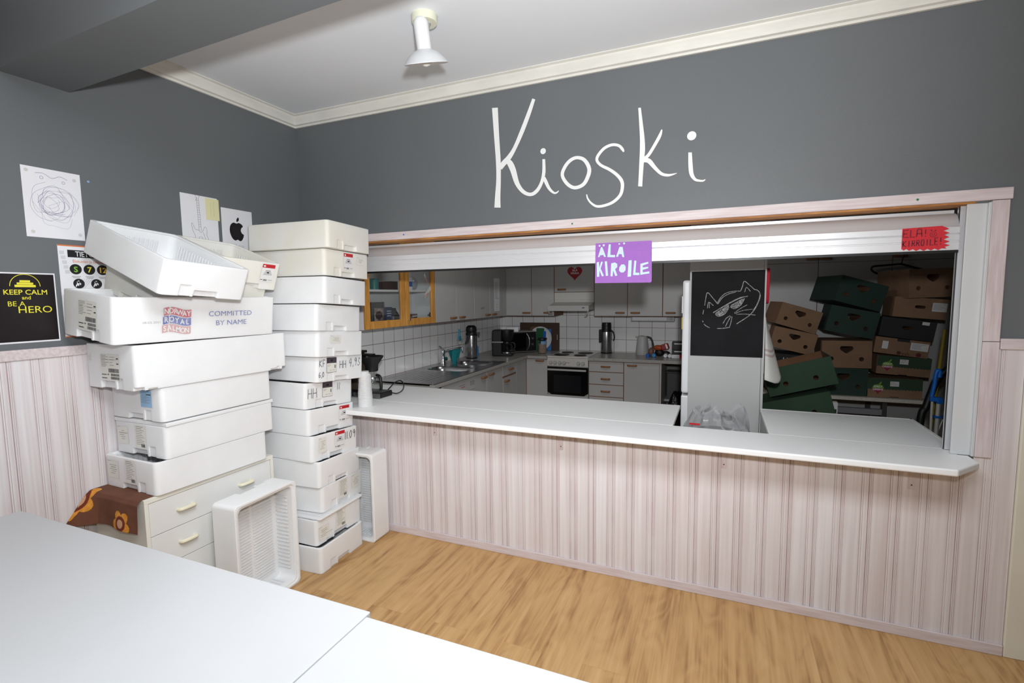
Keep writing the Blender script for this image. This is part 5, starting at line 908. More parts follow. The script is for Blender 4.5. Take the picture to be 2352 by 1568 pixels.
# stove
sv = thing('stove','white electric stove with four black plates and a black glass oven door','stove',(1.15,2.86,0))
MB().box(-.249,.249,.012,.60,.03,.885).build('body', M['cab'], sv, bevel=.003)
MB().box(-.25,.25,-.012,.60,.886,.903).build('hob_top', mat('white_enamel',(214,212,206),.25), sv, bevel=.005)
for x, y, r in ((-.115,.145,.092),(.115,.145,.074),(-.115,.40,.074),(.115,.40,.092)): MB().lathe([(0,.009),(r*.85,.009),(r,.004),(r+.004,0)],(x,y,.9035),Z,36).build('hot_plate', M['black'], sv, smooth=40)
mb = MB(); mb.box(-.249,.249,-.010,.011,.785,.884); mb.rect(-.02,.03,.826,.832,(0,-.0106,0),X,Z,1); cp = mb.build('control_panel', [mat('panel_white',(200,198,194),.4),M['greyink']], sv, bevel=.002)
for x in (-.205,-.150,-.092,-.038,.135,.190): 
    MB().lathe([(.023,0),(.022,.012),(.016,.020),(0,.020)],(x,-.0102,.826),-Y,20).box(x-.004,x+.004,-.036,-.0302,.806,.846).build('knob', M['cab'], cp, smooth=40)
    
mb = MB(); mb.prism([(-.249,.776),(.249,.776),(.249,.470),(.20,.442),(-.20,.442),(-.249,.470)],(0,.008,0),X,Z,-Y,.020); mb.rect(-.17,.165,.47,.68,(0,-.0126,0),X,Z,1); od = mb.build('oven_door', [mat('black_oven_glass',(14,14,16),.12),mat('oven_window',(30,30,34),.1)], sv)
MB().box(-.235,.235,-.052,-.036,.735,.757).box(-.225,-.205,-.038,-.012,.738,.752).box(.205,.225,-.038,-.012,.738,.752).build('oven_handle', M['cab'], od, bevel=.004)
MB().box(-.249,.249,-.008,.010,.06,.438).build('drawer_front', M['cab'], sv, bevel=.002)
# hood
hd = thing('cooker_hood','white cooker hood with a sloping canopy over the stove','cooker hood',(1.16,3.1,1.44))
mb = MB(); mb.box(-.248,.248,.0,.385,.125,.218); mb.prism([(.0,.125),(.0,.100),(-.245,.058),(-.245,.012),(.36,.012),(.36,.125)],(-.248,0,0),Y,Z,X,.496); mb.build('canopy', mat('hood_white',(196,195,190),.4), hd, bevel=.003)
mb = MB(); mb.box(-.249,.249,-.262,-.246,.0,.062); mb.box(.17,.20,-.2635,-.262,.032,.042,1); mb.build('front_lip', [M['cab'],M['darkgrey']], hd, bevel=.002)
mb = MB(); mb.tube([(-.236,-.25,0),(-.236,-.24,-.03),(-.21,-.20,-.03)],.006); mb.tube([(.236,-.25,0),(.225,-.24,-.04),(.19,-.20,-.05)],.006); mb.build('visor_bracket', M['cab'], hd, smooth=50)
# drawers, door, open leg space
cabinet('base_cabinet','white base unit with three drawers right of the stove',(1.403,1.806,2.87,3.485,.05,.862),[(1.403,1.806,.735,.858,1.60,.800),(1.403,1.806,.588,.733,1.60,.657),(1.403,1.806,.446,.586,1.60,.512),(1.403,1.806,.06,.444,1.60,.40)],'-y',drawer=(0,1,2,3))
cabinet('base_cabinet','white base cupboard with one door beside the open leg space',(1.808,2.20,2.87,3.485,.05,.862),[(1.808,2.20,.06,.858,1.90,.825)],'-y')
o = MB().box(2.202,2.22,2.86,3.485,.0,.862).build('end_panel', M['cab']); tag(o,'narrow white upright panel left of the open leg space','panel')
# worktop (L shape round the stove) and sink
M['wt'] = mat('speckled_grey_worktop',(150,148,146),.3,rgb2=(176,174,170),vscale=160)
wt = thing('worktop','grey speckled kitchen worktop in two runs either side of the stove','worktop',(.3,2.5,.864)); w0 = wt.location.copy(); bb = lambda mb,*b: mb.box(b[0]-w0.x,b[1]-w0.x,b[2]-w0.y,b[3]-w0.y,b[4]-w0.z,b[5]-w0.z)
mb = MB(); bb(mb,.009,.65,2.24,3.489,.864,.899); bb(mb,.65,.898,2.835,3.489,.864,.899); bb(mb,.009,.65,.64,.705,.864,.890); bb(mb,.60,.65,.705,2.24,.864,.895); bb(mb,.009,.055,.705,2.24,.864,.899); mb.build('corner_run', M['wt'], wt, bevel=.004)
mb = MB(); bb(mb,1.402,2.60,2.835,3.489,.864,.899); mb.build('right_run', M['wt'], wt, bevel=.004)
sk = thing('sink','stainless steel double sink with draining board','sink',(.33,1.45,.895))
base = MB().prism(rrect(-.31,.308,-.735,.785,.02),(0,0,.004),X,Y,Z,.004)
cutr = MB().prism(rrect(-.235,.205,-.045,.245,.09),(0,0,-.02),X,Y,Z,.06).prism(rrect(-.205,.215,.385,.70,.09),(0,0,-.02),X,Y,Z,.06)
me = cut(base, cutr); me.materials.clear(); me.materials.append(M['steel']); link('drainer', me, sk)
for y0, y1, x0, x1, dz in ((-.045,.245,-.235,.205,.14),(.385,.70,-.205,.215,.15)):
    mb = MB(); loops = [rrect(x0,x1,y0,y1,.09)]; 
    lv = [(0,.0075),(.008,.0),(.016,-.03),(.022,-.10),(.05,-.135),(.12,-dz)]
    vs = []; n = len(loops[0])
    for ins, z in lv: 
        for px_, py_ in rrect(x0+ins,x1-ins,y0+ins,y1-ins,max(.02,.09-ins*.5)): vs.append((px_,py_,z))
    fs = [(i*n+k, i*n+(k+1) % n, (i+1)*n+(k+1) % n, (i+1)*n+k) for i in range(len(lv)-1) for k in range(n)] + [tuple((len(lv)-1)*n+k for k in range(n))]
    mb.add(vs, fs); mb.build('bowl', M['steel'], sk, smooth=60)
mb = MB()
for k in range(8): mb.box(-.24+k*.055,-.234+k*.055,-.62,-.12,.0078,.0090)
mb.build('drain_ridges', M['steel'], sk, bevel=.002)
fa = thing('kitchen_tap','chrome mixer tap with a long spout behind the sink','tap',(.085,1.80,.904))
MB().lathe([(0,0),(.026,0),(.026,.02),(.021,.03),(.020,.11),(.023,.12),(.022,.15),(.014,.162),(0,.164)]).build('tap_body', M['chrome'], fa, smooth=50)
MB().tube([(.0,0,.13),(.06,.02,.150),(.14,.03,.170),(.20,.04,.180),(.215,.045,.170),(.216,.045,.150)],.009,n=12).build('spout', M['chrome'], fa, smooth=60)
MB().tube([(0,0,.155),(-.005,-.03,.185),(-.01,-.06,.20)],.007).build('tap_lever', M['chrome'], fa, smooth=60)
MB().lathe([(0,0),(.020,0),(.020,.035),(0,.035)],(.0,.02,.055),Vector((.3,1,0)),16).build('side_valve', M['chrome'], fa, smooth=40)
# teal cloth over the spout
mb = MB(); n1, n2 = 18, 22; vs = []
for j in range(n2+1):
    v = j/n2
    for i in range(n1+1):
        u = i/n1; xx = .035+.15*u
        if v < .08: q = v/.08; dy = -.012*math.cos(q*math.pi); dz = .012*math.sin(q*math.pi)
        else: dy = .014+.012*math.sin(u*9+v*3); dz = -(v-.08)*(.115+.075*math.sin(u*3.0+.25))
        spread = 0
        shr = max(0, v-.5)*.55; xx2 = xx+(.095-xx)*shr; vs.append((xx2, .02+.13*xx+dy+.06*v*(1-u)+.012*math.sin(u*14)*v, .140+.21*xx+dz))
mb.add(vs, [(j*(n1+1)+i, j*(n1+1)+i+1, (j+1)*(n1+1)+i+1, (j+1)*(n1+1)+i) for j in range(n2) for i in range(n1)])
tc_ = mb.build('dish_cloth', M['teal'], smooth=60); tc_.location = (.085,1.80,.904); s_ = tc_.modifiers.new('t','SOLIDIFY'); s_.thickness = .003; tag(tc_,'teal dish cloth hung over the tap spout','cloth')
# dish brush on the tiles
db = thing('dish_brush','blue and white dish brush hanging head down on the tiles','brush',(.030,2.27,1.08))
MB().tube([(0,0,.26),(0,0,.17)],.008).build('hanging_end', M['cab'], db, smooth=50); MB().tube([(0,0,.17),(0,0,.10),(.004,0,.06)],(.011),n=10).box(-.008,.010,-.024,.024,.035,.085).build('brush_handle', mat('teal_blue_plastic', (60,150,180), .4), db, smooth=40)
mb = MB()
for k in range(15):
    a = R(180+k*180/14); mb.tube([(.004,.022*math.cos(a),.050+.02*math.sin(a)),(.006,.068*math.cos(a),.052+.062*math.sin(a))],.004,n=6,smooth=1)
mb.build('bristles', M['cab'], db)
MB().lathe([(0,0),(.012,.002),(.012,.005),(0,.008)],(-.0215,0,.262),X,12).tube([(-.014,0,.262),(0,0,.258)],.003,smooth=1).build('hook', M['cab'], db, smooth=50)
# airpot left
def airpot(label, loc, rz, hgt=.388, r=.068, pump=True):
    t = thing('vacuum_flask', label, 'flask', loc, rz); k = hgt/.388
    MB().lathe([(0,0),(r*.95,0),(r,.006),(r,.012),(r*.95,.014)],n=36).build('base_ring', M['black'], t, smooth=40)
    MB().lathe([(r*.955,.014),(r,.02),(r,.255*k),(r*.98,.27*k),(r*.9,.275*k)],n=40).build('steel_body', M['steel'], t, smooth=40)
    if pump:
        MB().lathe([(r*.96,.268*k),(r*1.02,.28*k),(r*1.02,.30*k),(r*.9,.31*k),(r*1.0,.33*k),(r*.95,.365*k),(r*.6,.386*k),(0,.388*k)],n=36).box(r*.4,r*1.55,-.022,.022,.285*k,.305*k).box(r*1.2,r*1.5,-.014,.014,.262*k,.286*k).build('pump_head', M['black'], t, smooth=40)
        MB().tube([(0,-r*1.02,.285*k),(r*-.5,-r*1.18,.24*k),(-r*.9,-r*1.25,.18*k)],.010,n=8).build('carry_handle', M['black'], t, smooth=50)
    else:
        MB().lathe([(r*.97,.262*k),(r*1.0,.285*k),(r*.88,.30*k),(r*.85,.34*k),(r*.88,.352*k),(r*.80,.385*k),(0,.388*k)],n=36).build('pump_head', M['black'], t, smooth=40)
        MB().box(-r*1.22,-r*.60,-r*.72,-r*.15,.135*k,.30*k).build('spout_cover', M['black'], t, bevel=.008)
        MB().tube([(r*.8,0,.29*k),(r*1.25,0,.26*k),(r*1.4,0,.20*k),(r*1.25,0,.16*k)],.009,n=8).build('carry_handle', M['black'], t, smooth=50)
    return t
airpot('steel pump flask with a black head in the left corner beside the sink', (.125,2.385,.900), R(20), .388, .064)
airpot('steel vacuum flask with a black spout right of the stove', (1.505,3.36,.900), 0, .383, .070, False)
b_ = thing('soap_bottle','blue washing-up liquid bottle behind the left flask','bottle',(.075,2.60,.900))
MB().lathe([(0,0),(.028,0),(.030,.05),(.028,.11),(.012,.135),(.012,.15)]).build('bottle_body', mat('blue_liquid',(60,130,190),.2), b_, smooth=50); MB().lathe([(.013,.15),(.013,.165),(.006,.175),(.006,.198),(0,.2)]).build('cap', M['cab'], b_, smooth=40)
# second coffee maker
def drip_maker(label, loc, rz):
    t = thing('coffee_maker', label, 'coffee maker', loc, rz)
    MB().box(-.115,.0,-.085,.085,0,.315).build('water_tank', M['black'], t, bevel=.012); MB().box(-.118,.02,-.087,-.084,.165,.178).build('level_strip', M['steel'], t)
    MB().box(-.02,.125,-.082,.082,.0,.035).build('base', M['black'], t, bevel=.008); MB().lathe([(.05,.036),(.085,.036),(.085,.05),(.06,.052),(0,.052)],(.055,0,0)).build('warming_plate', M['steel'], t, smooth=40)
    MB().lathe([(.055,.175),(.062,.18),(.085,.25),(.087,.315),(0,.32)],(.055,0,0)).build('filter_basket', M['black'], t, smooth=40)
    MB().lathe([(0,.054),(.060,.054),(.070,.075),(.070,.11),(.052,.15),(.050,.165)],(.055,0,0)).build('glass_jug', M['glass'], t, smooth=50)
    MB().lathe([(.054,.145),(.056,.15),(.054,.17),(0,.172)],(.055,0,0)).tube([(.105,0,.16),(.145,0,.15),(.150,0,.10),(.128,0,.075)],.010,n=8).build('jug_handle', M['black'], t, smooth=50)
    return t
drip_maker('black coffee maker with a glass jug in front of the microwave', (.365,2.742,.900), R(14))
# microwave with things on top
mw = thing('microwave_oven','black fronted microwave oven standing across the kitchen corner','microwave',(.365,3.135,.900)); mw.rotation_euler = (0,0,R(44))
MB().box(-.245,.245,-.13,.165,.012,.272).build('casing', mat('silver_casing',(150,150,150),.4), mw, bevel=.004)
mb = MB(); mb.box(-.238,.238,-.140,-.131,.02,.264); mb.rect(-.225,.10,.034,.25,(0,-.1404,0),X,Z,1); mb.rect(-.13,-.05,.038,.043,(0,-.1408,0),X,Z,2); mb.build('door', [M['black'],mat('microwave_glass',(10,10,12),.1),M['greyink']], mw)
mb = MB(); mb.tube([(.105,-.141,.245),(.125,-.166,.20),(.130,-.170,.14),(.125,-.166,.08),(.105,-.141,.036)],.008,n=8); mb.build('door_handle', M['steel'], mw, smooth=50)
for z in (.105,.180): MB().lathe([(.017,0),(.016,.016),(0,.018)],(.190,-.1405,z),-Y,20).build('knob', M['steel'], mw, smooth=40)
for x in (-.2,.2):
    for y in (-.1,.15): MB().cyl((x,y,0),Z,.012,.012).build('foot', M['black'], mw)
b_ = MB().lathe([(0,0),(.03,0),(.05,.012),(.058,.045),(.055,.045),(.047,.014),(0,.006)]).build('bowl', M['paper'], smooth=40); b_.location = (.24,3.07,1.1725); tag(b_,'small white bowl on top of the microwave','bowl')
b_ = MB().box(-.075,.075,-.035,.035,0,.058).box(-.060,.060,-.008,.008,.0582,.0586,1).build('toaster', [mat('grey_metal_box',(140,140,142),.35,metal=.5),M['black']], bevel=.014, seg=3); b_.location = (.37,3.05,1.1725); b_.rotation_euler = (0,0,R(20)); tag(b_,'low grey metal box lying on the microwave in front of the boards','box')
# boards leaning on the back tiles
def board(label, x0, x1, z1, y, m, th=.014, r=.02, tilt=4, name='chopping_board', extra=None):
    mb = MB(); w = (x1-x0)/2; h = z1-.9005; mb.prism(rrect(-w,w,0,h,r),(0,0,0),X,Z,Y,th)
    if extra: extra(mb, w, h)
    o = mb.build(name, m, bevel=.002); o.location = ((x0+x1)/2,y,.9005); o.rotation_euler = (R(-tilt),0,0); return tag(o, label, 'chopping board')
board('big dark brown board leaning on the tiles, hindmost of the boards', .30,.857,1.265,3.468,[mat('dark_brown_board',(74,54,40),.6,var=.2,vscale=10,stretch=(1,1,8)),M['cab']],.016,.008,2,extra=lambda mb,w,h:mb.rect(w-.032,w-.024,.14,.21,(0,-.0005,0),X,Z,1))
board('brown wooden board with rounded corners just right of the microwave', .455,.580,1.212,3.436,mat('mid_brown_board',(120,92,60),.6,var=.2,vscale=10,stretch=(1,1,8)),.014,.04,3)
board('green plastic chopping board beside the round white plate', .565,.675,1.198,3.375,mat('green_board',(30,92,56),.5),.008,.015,4)
pl_ = MB().lathe([(0,0),(.10,0),(.150,.012),(.158,.020),(.156,.023),(.148,.016),(.098,.006),(0,.006)],(0,0,.158),-Y,40).build('serving_plate', M['paper'], smooth=40); pl_.location=(.612,3.428,.9005); pl_.rotation_euler=(R(-4),0,0); tag(pl_,'round white plate standing behind the green board','plate')
board('blue plastic chopping board at the right of the group, in front of the plate', .668,.705,1.160,3.365,M['blue'],.006,.01,4)
board('blue plastic board behind the round plate, right edge showing', .70,.757,1.185,3.432,mat('blue_board',(44,116,190),.5),.006,.01,3)
j = thing('storage_jar','clear jar of brown flakes with a blue label and dark lid beside the stove','jar',(.745,3.12,.900))
MB().lathe([(0,.002),(.052,.002),(.055,.01),(.055,.165),(.05,.172)]).build('jar_glass', M['glass'], j, smooth=40); MB().lathe([(0,.006),(.051,.006),(.051,.12),(.03,.126),(0,.128)]).build('flakes', mat('cereal_flakes',(132,112,98),.9,rgb2=(170,150,136),vscale=120,bump=.6,bscale=200), j, smooth=40)
MB().lathe([(.0556,.115),(.0556,.155)],a0=180,a1=300).build('label_band', mat('pale_blue_band',(130,160,196),.6), j, smooth=60); MB().lathe([(.056,.172),(.060,.174),(.060,.190),(.056,.194),(0,.194)]).build('lid', M['black'], j, smooth=40)
# kettle
kt = thing('kettle','white electric kettle with a dark level window right of the flask','kettle',(1.945,3.34,.900))
MB().lathe([(0,.012),(.075,.012),(.078,.03),(.066,.16),(.060,.205),(.050,.222),(0,.232)],n=36).build('kettle_body', M['cab'], kt, smooth=40); MB().lathe([(0,0),(.076,0),(.076,.011),(0,.011)]).build('power_base', M['cab'], kt, smooth=40)
MB().prism([(-.040,.19),(-.085,.215),(-.080,.222),(-.035,.222)],(0,-.012,0),X,Z,Y,.024).build('spout', M['cab'], kt, bevel=.003)
MB().tube([(.05,0,.215),(.095,0,.20),(.118,0,.15),(.125,0,.09),(.085,0,.045)],.011,n=10).build('handle', M['darkgrey'], kt, smooth=50)
MB().lathe([(.0755,.05),(.0715,.10),(.0675,.15)],a0=293,a1=312,n=4).build('level_window', M['black'], kt, smooth=60)
# strip lamp under the right wall cabinets
sl = thing('strip_light','white strip light under the wall cabinets above the kettle','light',(2.06,3.36,1.30)); MB().box(-.25,.25,-.03,.03,.0,.068).build('housing', M['cab'], sl, bevel=.004); MB().box(-.235,.16,-.0315,-.0301,.012,.055).build('diffuser', M['paper'], sl); MB().ring(.215,.035,.014,.017,(0,-.0306,0),X,Z).ring(.215,.035,.003,.005,(0,-.0306,0),X,Z).build('socket', M['darkgrey'], sl)
# clutter at the right end of the counter
bg = MB().ball((0,0,.045),.05,n=14,sc=(1.1,.8,.9)).ball((.075,.0,.035),.04,n=12,sc=(1.2,.9,.8)).build('snack_bag', mat('black_snack_bag',(24,22,28),.4,bump=.4,bscale=60), smooth=60); bg.location=(2.16,3.20,.900); tag(bg,'black crumpled bag among the clutter right of the kettle','bag')
bg = MB().ball((0,0,.03),.045,n=14,sc=(1.3,.7,.7)).build('snack_bag', mat('orange_snack_bag',(170,74,30),.45,bump=.5,bscale=50), smooth=60); bg.location=(2.15,3.17,.975); tag(bg,'orange crumpled packet lying on the black bag','bag')
bg = MB().box(-.045,.045,-.02,.02,0,.07).rect(.012,.03,.008,.062,(0,-.0206,0),X,Z,1).build('snack_bag', [mat('red_packet',(150,30,34),.4,var=.2,vscale=30),M['paper']], bevel=.012); bg.location=(2.235,3.16,.985); bg.rotation_euler=(0,R(-18),0); tag(bg,'red packet with a white stripe leaning among the clutter','packet')
bg = MB().ball((0,0,.05),.05,n=14,sc=(.7,.7,1.1)).build('snack_bag', mat('brown_packet',(120,84,76),.45,bump=.5,bscale=40), smooth=60); bg.location=(2.07,3.17,.900); tag(bg,'brownish packet right beside the kettle','packet')
for x, lb in ((2.108,'round blue bottle cap pointing forward in the counter clutter'),):
    b_ = MB().lathe([(0,0),(.020,0),(.022,.004),(.022,.020),(.018,.024),(.018,.09),(0,.09)],(0,0,0),Y,20).build('drink_bottle', mat('cyan_cap',(40,140,200),.4), smooth=40); b_.location=(x,3.09,.9225); tag(b_,lb,'bottle')
b_ = MB().lathe([(0,0),(.020,0),(.020,.04),(0,.045)],(0,0,0),Z,16).build('bottle_cap', M['blue'], smooth=40); b_.location=(2.045,3.08,.900); tag(b_,'blue cap standing by the foot of the kettle','cap')
for x, lb, ln in ((2.236,'white tube end pointing forward, left of the red ended tube',.08),(2.283,'white tube end touching the carton with the red end',.08)):
    b_ = MB().lathe([(0,0),(.020,0),(.021,.003),(.021,ln),(0,ln)],(0,0,0),Y,20).build('paper_tube', M['paper'], smooth=40); b_.location=(x,3.09,.9215); tag(b_,lb,'tube')
b_ = MB().box(-.055,.055,-.02,.02,0,.036).box(.030,.056,-.0205,.0205,-.0002,.0365,1).rect(-.03,.02,.012,.015,(0,-.0203,0),X,Z,2).build('small_carton',[M['paper'],M['red'],M['ink']]); b_.location=(2.36,3.11,.900); tag(b_,'white carton with a red end lying at the end of the counter','box')
for k in range(2):
    b_ = MB().box(-.075,.075,-.06,.06,0,.088).rect(-.05,.055,.058,.070,(0,-.0603,0),X,Z,1).build('storage_box',[M['black'],M['paper']],bevel=.003); b_.location=(2.375,3.24,.900+.0895*k); tag(b_,('black box with a white label strip, lower of two at the counter end','black box with a white label strip, upper of two at the counter end')[k],'box')
# leg space: waste sack and clear box
ws = MB().ball((0,0,0),1,n=28,sc=(.110,.15,.235)).build('waste_sack', mat('black_sack',(16,16,22),.22,bump=.9,bscale=22), smooth=70); ws.location=(2.365,3.03,.236); 
rr = random.Random(5)
for v in ws.data.vertices:
    f_ = 1+.10*math.sin(v.co.x*70+v.co.z*22)*math.sin(v.co.y*55+v.co.z*30); v.co *= f_
    if v.co.z > .17: v.co.x *= .75; v.co.y *= .75; v.co.z *= 1.25
zmin = min(v.co.z for v in ws.data.vertices); ws.location.z = -zmin+.001; tag(ws,'shiny black rubbish sack in the open leg space under the counter','sack')
cbx = MB(); cbx.box(-.13,.13,-.09,.09,0,.30); cbx.box(-.14,.14,-.10,.10,.30,.32); cbx = cbx.build('storage_box', mat('smoky_plastic_box',(88,88,90),.3), bevel=.012); cbx.location=(2.37,3.34,.40); tag(cbx,'grey plastic storage box on a shelf in the leg space behind the sack','box')
o = MB().box(2.221,2.60,3.20,3.485,.375,.399).build('low_shelf', M['cab']); tag(o,'low shelf in the open leg space behind the rubbish sack','shelf')

# ================================================================ TALL UNIT WITH THE CHALKBOARD
tu = thing('tall_fridge_unit','tall white side panel of the fridge unit carrying a chalkboard','fridge unit',(2.85,.78,0))
mb = MB(); mb.box(2.612-2.85,3.052-2.85,.0,.018,0,2.3); mb.build('side_panel', M['cab'], tu, bevel=.001)
mb = MB(); mb.box(3.054-2.85,3.070-2.85,.0,.60,0,2.3); mb.build('back_panel', M['cab'], tu, bevel=.001)
mb = MB(); mb.box(2.63-2.85,3.052-2.85,.59,.608,0,2.3); mb.box(2.63-2.85,3.052-2.85,.019,.589,2.2,2.218); mb.build('far_panel', M['cab'], tu)
fr = thing('fridge','white fridge freezer built into the tall unit, its door edge showing at the left','fridge',(2.83,1.08,0))
MB().box(2.622-2.83,3.04-2.83,-.272,.28,.03,1.70).build('body', M['cab'], fr, bevel=.004)
MB().box(2.566-2.83,2.618-2.83,-.280,.285,.94,1.712).build('fridge_door', mat('fridge_white',(224,226,228),.3), fr, bevel=.016, seg=4)
MB().box(2.566-2.83,2.618-2.83,-.280,.285,.05,.925).build('freezer_door', mat('fridge_white_b',(224,226,228),.3), fr, bevel=.010, seg=3)
mb = MB(); mb.ball((2.558-2.83,.20,1.02),.05,sc=(.35,.5,1.2)); mb.build('door_handle', M['cab'], fr, smooth=60); mb = MB(); mb.ball((2.558-2.83,.20,.85),.05,sc=(.35,.5,1.2)); mb.build('door_handle', M['cab'], fr, smooth=60)
for lb, y, z, w, h, m_ in (('grey paper scrap held on the fridge door, higher up',.88,1.56,.10,.14,M['paper']),('dark magnet near the top of the fridge door',.85,1.63,.05,.05,M['black']),('yellow strip magnet on the fridge door edge',.845,1.42,.025,.08,mat('dull_yellow', (190,160,50), .6))):
    o = MB().box(-.006,0,-w/2,w/2,-h/2,h/2).build('fridge_note', m_); o.location=(2.5655,y,z); tag(o, lb, 'note')
# chalkboard with the cat
cb_ = thing('chalkboard','black chalkboard sheet with a chalk cat in sunglasses on the tall panel','chalkboard',(2.842,.7795,1.49))
MB().box(-.2195,.2185,-.0015,0,-.284,.277).build('board', mat('blackboard',(20,20,22),.75,rgb2=(28,28,31),vscale=5,bump=.03,spec=.25), cb_)
mb = MB()
for i, st in enumerate(CAT): mb.stroke([(x-2.842, z-1.49) for x, z in st], .0042 if i < 24 else .0036, (0,-.0019-.00002*(i % 5),0), X, Z, smooth=1)
mb.build('chalk_lines', mat('white_chalk',(190,190,190),.95,rgb2=(110,110,112),vscale=160), cb_)
# kitchen towel and red glove on the right side of the unit
mb = MB(); n1, n2 = 12, 26; vs = []
for j in range(n2+1):
    v = j/n2
    for i in range(n1+1):
        u = i/n1; vs.append((.006+.105*v*math.sin(math.pi*min(1,u*1.15))**.8+.010*math.sin(u*12+v*3)*v*u, .30*(u-.3)*(.35+.65*v), -.40*v+.02*u*(1-v)-.03*v*math.sin(u*7)))
mb.add(vs, [(j*(n1+1)+i, j*(n1+1)+i+1, (j+1)*(n1+1)+i+1, (j+1)*(n1+1)+i) for j in range(n2) for i in range(n1)]); mb.m = [1 if 13 <= (k//n1) <= 15 and k//n1 != 14 else 0 for k in range(n1*n2)]
tw = mb.build('kitchen_towel',[mat('white_towel',(222,220,214),.9,bump=.3,bscale=300),mat('towel_stripe',(196,176,172),.9)],smooth=60); tw.location=(3.072,.88,1.462); s_=tw.modifiers.new('t','SOLIDIFY'); s_.thickness=.003; s_.offset=1; tag(tw,'white kitchen towel hanging on the right side of the tall unit','towel')
gl = MB(); gl.prism(spline([(-.07,0),(-.075,-.12),(-.05,-.21),(.03,-.215),(.07,-.16),(.075,-.02),(.05,.012),(-.05,.012)],4,True),(0,0,0),Y,Z,X,.024); gl = gl.build('oven_glove', M['redplastic'], bevel=.008); gl.location=(3.074,.98,1.77); tag(gl,'red oven glove hanging high on the right side of the tall unit','glove')
# bin liner behind the bar
bn = thing('waste_bin','grey bin with a crumpled clear liner standing in the gap behind the bar','bin',(2.80,.42,0))
MB().lathe([(0,0),(.12,0),(.135,.70),(.140,.79),(.136,.79),(.13,.70),(.115,.01),(0,.01)],n=28).build('bin_body', M['darkgrey'], bn, smooth=40)
mb = MB(); n1, n2 = 40, 14; vs = []; rr = random.Random(11)
for j in range(n2+1):
    v = j/n2
    for i in range(n1):
        a = 2*math.pi*i/n1
        r_ = .143+.022*math.sin(a*5)*v+.012*math.sin(a*11+v*6)-.075*max(0,v-.45)*1.6
        z_ = .66+.29*v+v*(.030*math.sin(a*3+.8)+.022*math.sin(a*7))-(.03 if v > .9 else 0)
        vs.append((r_*1.28*math.cos(a), r_*.95*math.sin(a), z_))
mb.add(vs, [(j*n1+i, j*n1+(i+1) % n1, (j+1)*n1+(i+1) % n1, (j+1)*n1+i) for j in range(n2) for i in range(n1)]); mb.build('bin_liner', glass('bin_liner_film',(244,245,246),.07,.14,.22), bn, smooth=20)
MB().box(-.15,-.09,-.152,-.146,.858,.868).build('red_tag', M['red'], bn)

# ================================================================ ON THE BAR
cm = thing('coffee_maker','black filter coffee maker with a glass jug at the left end of the bar','coffee maker',(.43,.245,.891)); cm.rotation_euler = (0,0,R(0))
MB().box(-.19,.115,-.115,.035,0,.040).build('base', M['black'], cm, bevel=.006); MB().box(.03,.1155,-.116,-.1145,.004,.036).box(-.19,-.0,-.1165,-.1148,.006,.034).build('base_trim', M['steel'], cm)
MB().box(-.185,-.115,-.075,.025,.041,.315).build('water_tank', mat('brown_tank',(74,62,52),.25), cm, bevel=.008); MB().box(-.19,-.10,-.08,.03,.316,.335).build('tank_lid', M['black'], cm, bevel=.004)
MB().box(-.11,.0,-.055,.0,.300,.314).build('water_arm', M['black'], cm, bevel=.003)
MB().lathe([(.040,.185),(.046,.188),(.048,.235),(.088,.292),(.089,.298),(.084,.298),(.040,.238),(0,.235)],(-.012,-.035,0),n=36).build('filter_holder', M['black'], cm, smooth=40)
MB().lathe([(0,.042),(.050,.042),(.062,.056),(.064,.085),(.046,.135),(.044,.150),(.052,.165),(.049,.165),(.041,.150),(.043,.135),(.060,.085),(.058,.058),(0,.046)],(.000,-.045,0),n=36).build('glass_jug', M['glass'], cm, smooth=50)
MB().lathe([(.0455,.118),(.047,.12),(.0475,.135),(.0455,.137)],(.000,-.045,0),n=36).build('jug_band', M['steel'], cm, smooth=40)
MB().tube([(.042,-.052,.160),(.074,-.060,.157),(.086,-.064,.140),(.094,-.068,.085),(.088,-.066,.055)],.011,n=8).build('jug_handle', M['black'], cm, smooth=50)
cd = MB().tube([(.10,.033,.02),(.145,.05,.012),(.178,.075,.035),(.180,.09,.075),(.145,.10,.100),(.10,.09,.085),(.065,.07,.045),(.03,.06,.008)],.0045,n=8,smooth=8).build('power_cord', M['black'], cm, smooth=60)
def roll(label, loc, rz, sc=1.0, lean=0):
    mb = MB(); n = 28; rows = 22; vs = []
    for j in range(rows+1):
        v = j/rows; z = .238*v
        for i in range(n):
            a = 2*math.pi*i/n; r_ = (.051-.012*v)*(1+.02*math.sin(j*2.4)+.05*math.sin(a*3+j*.35)*.5)
            if v > .94: r_ *= .72
            vs.append((r_*math.cos(a)*sc, r_*math.sin(a)*sc, z*sc))
    mb.add(vs, [(j*n+i, j*n+(i+1) % n, (j+1)*n+(i+1) % n, (j+1)*n+i) for j in range(rows) for i in range(n)]+[tuple(rows*n+i for i in range(n)), tuple(range(n))[::-1]])
    o = mb.build('cup_sleeve', M['milky'], smooth=60); o.location = loc; o.rotation_euler = (0,R(lean),rz); return tag(o, label, 'cup pack')
roll('stack of white plastic cups in a film sleeve at the left end of the bar', (.605,-.10,.8925), 0)
roll('second film-wrapped cup stack half hidden behind the first on the bar', (.545,-.022,.8925), 1.1, .80)

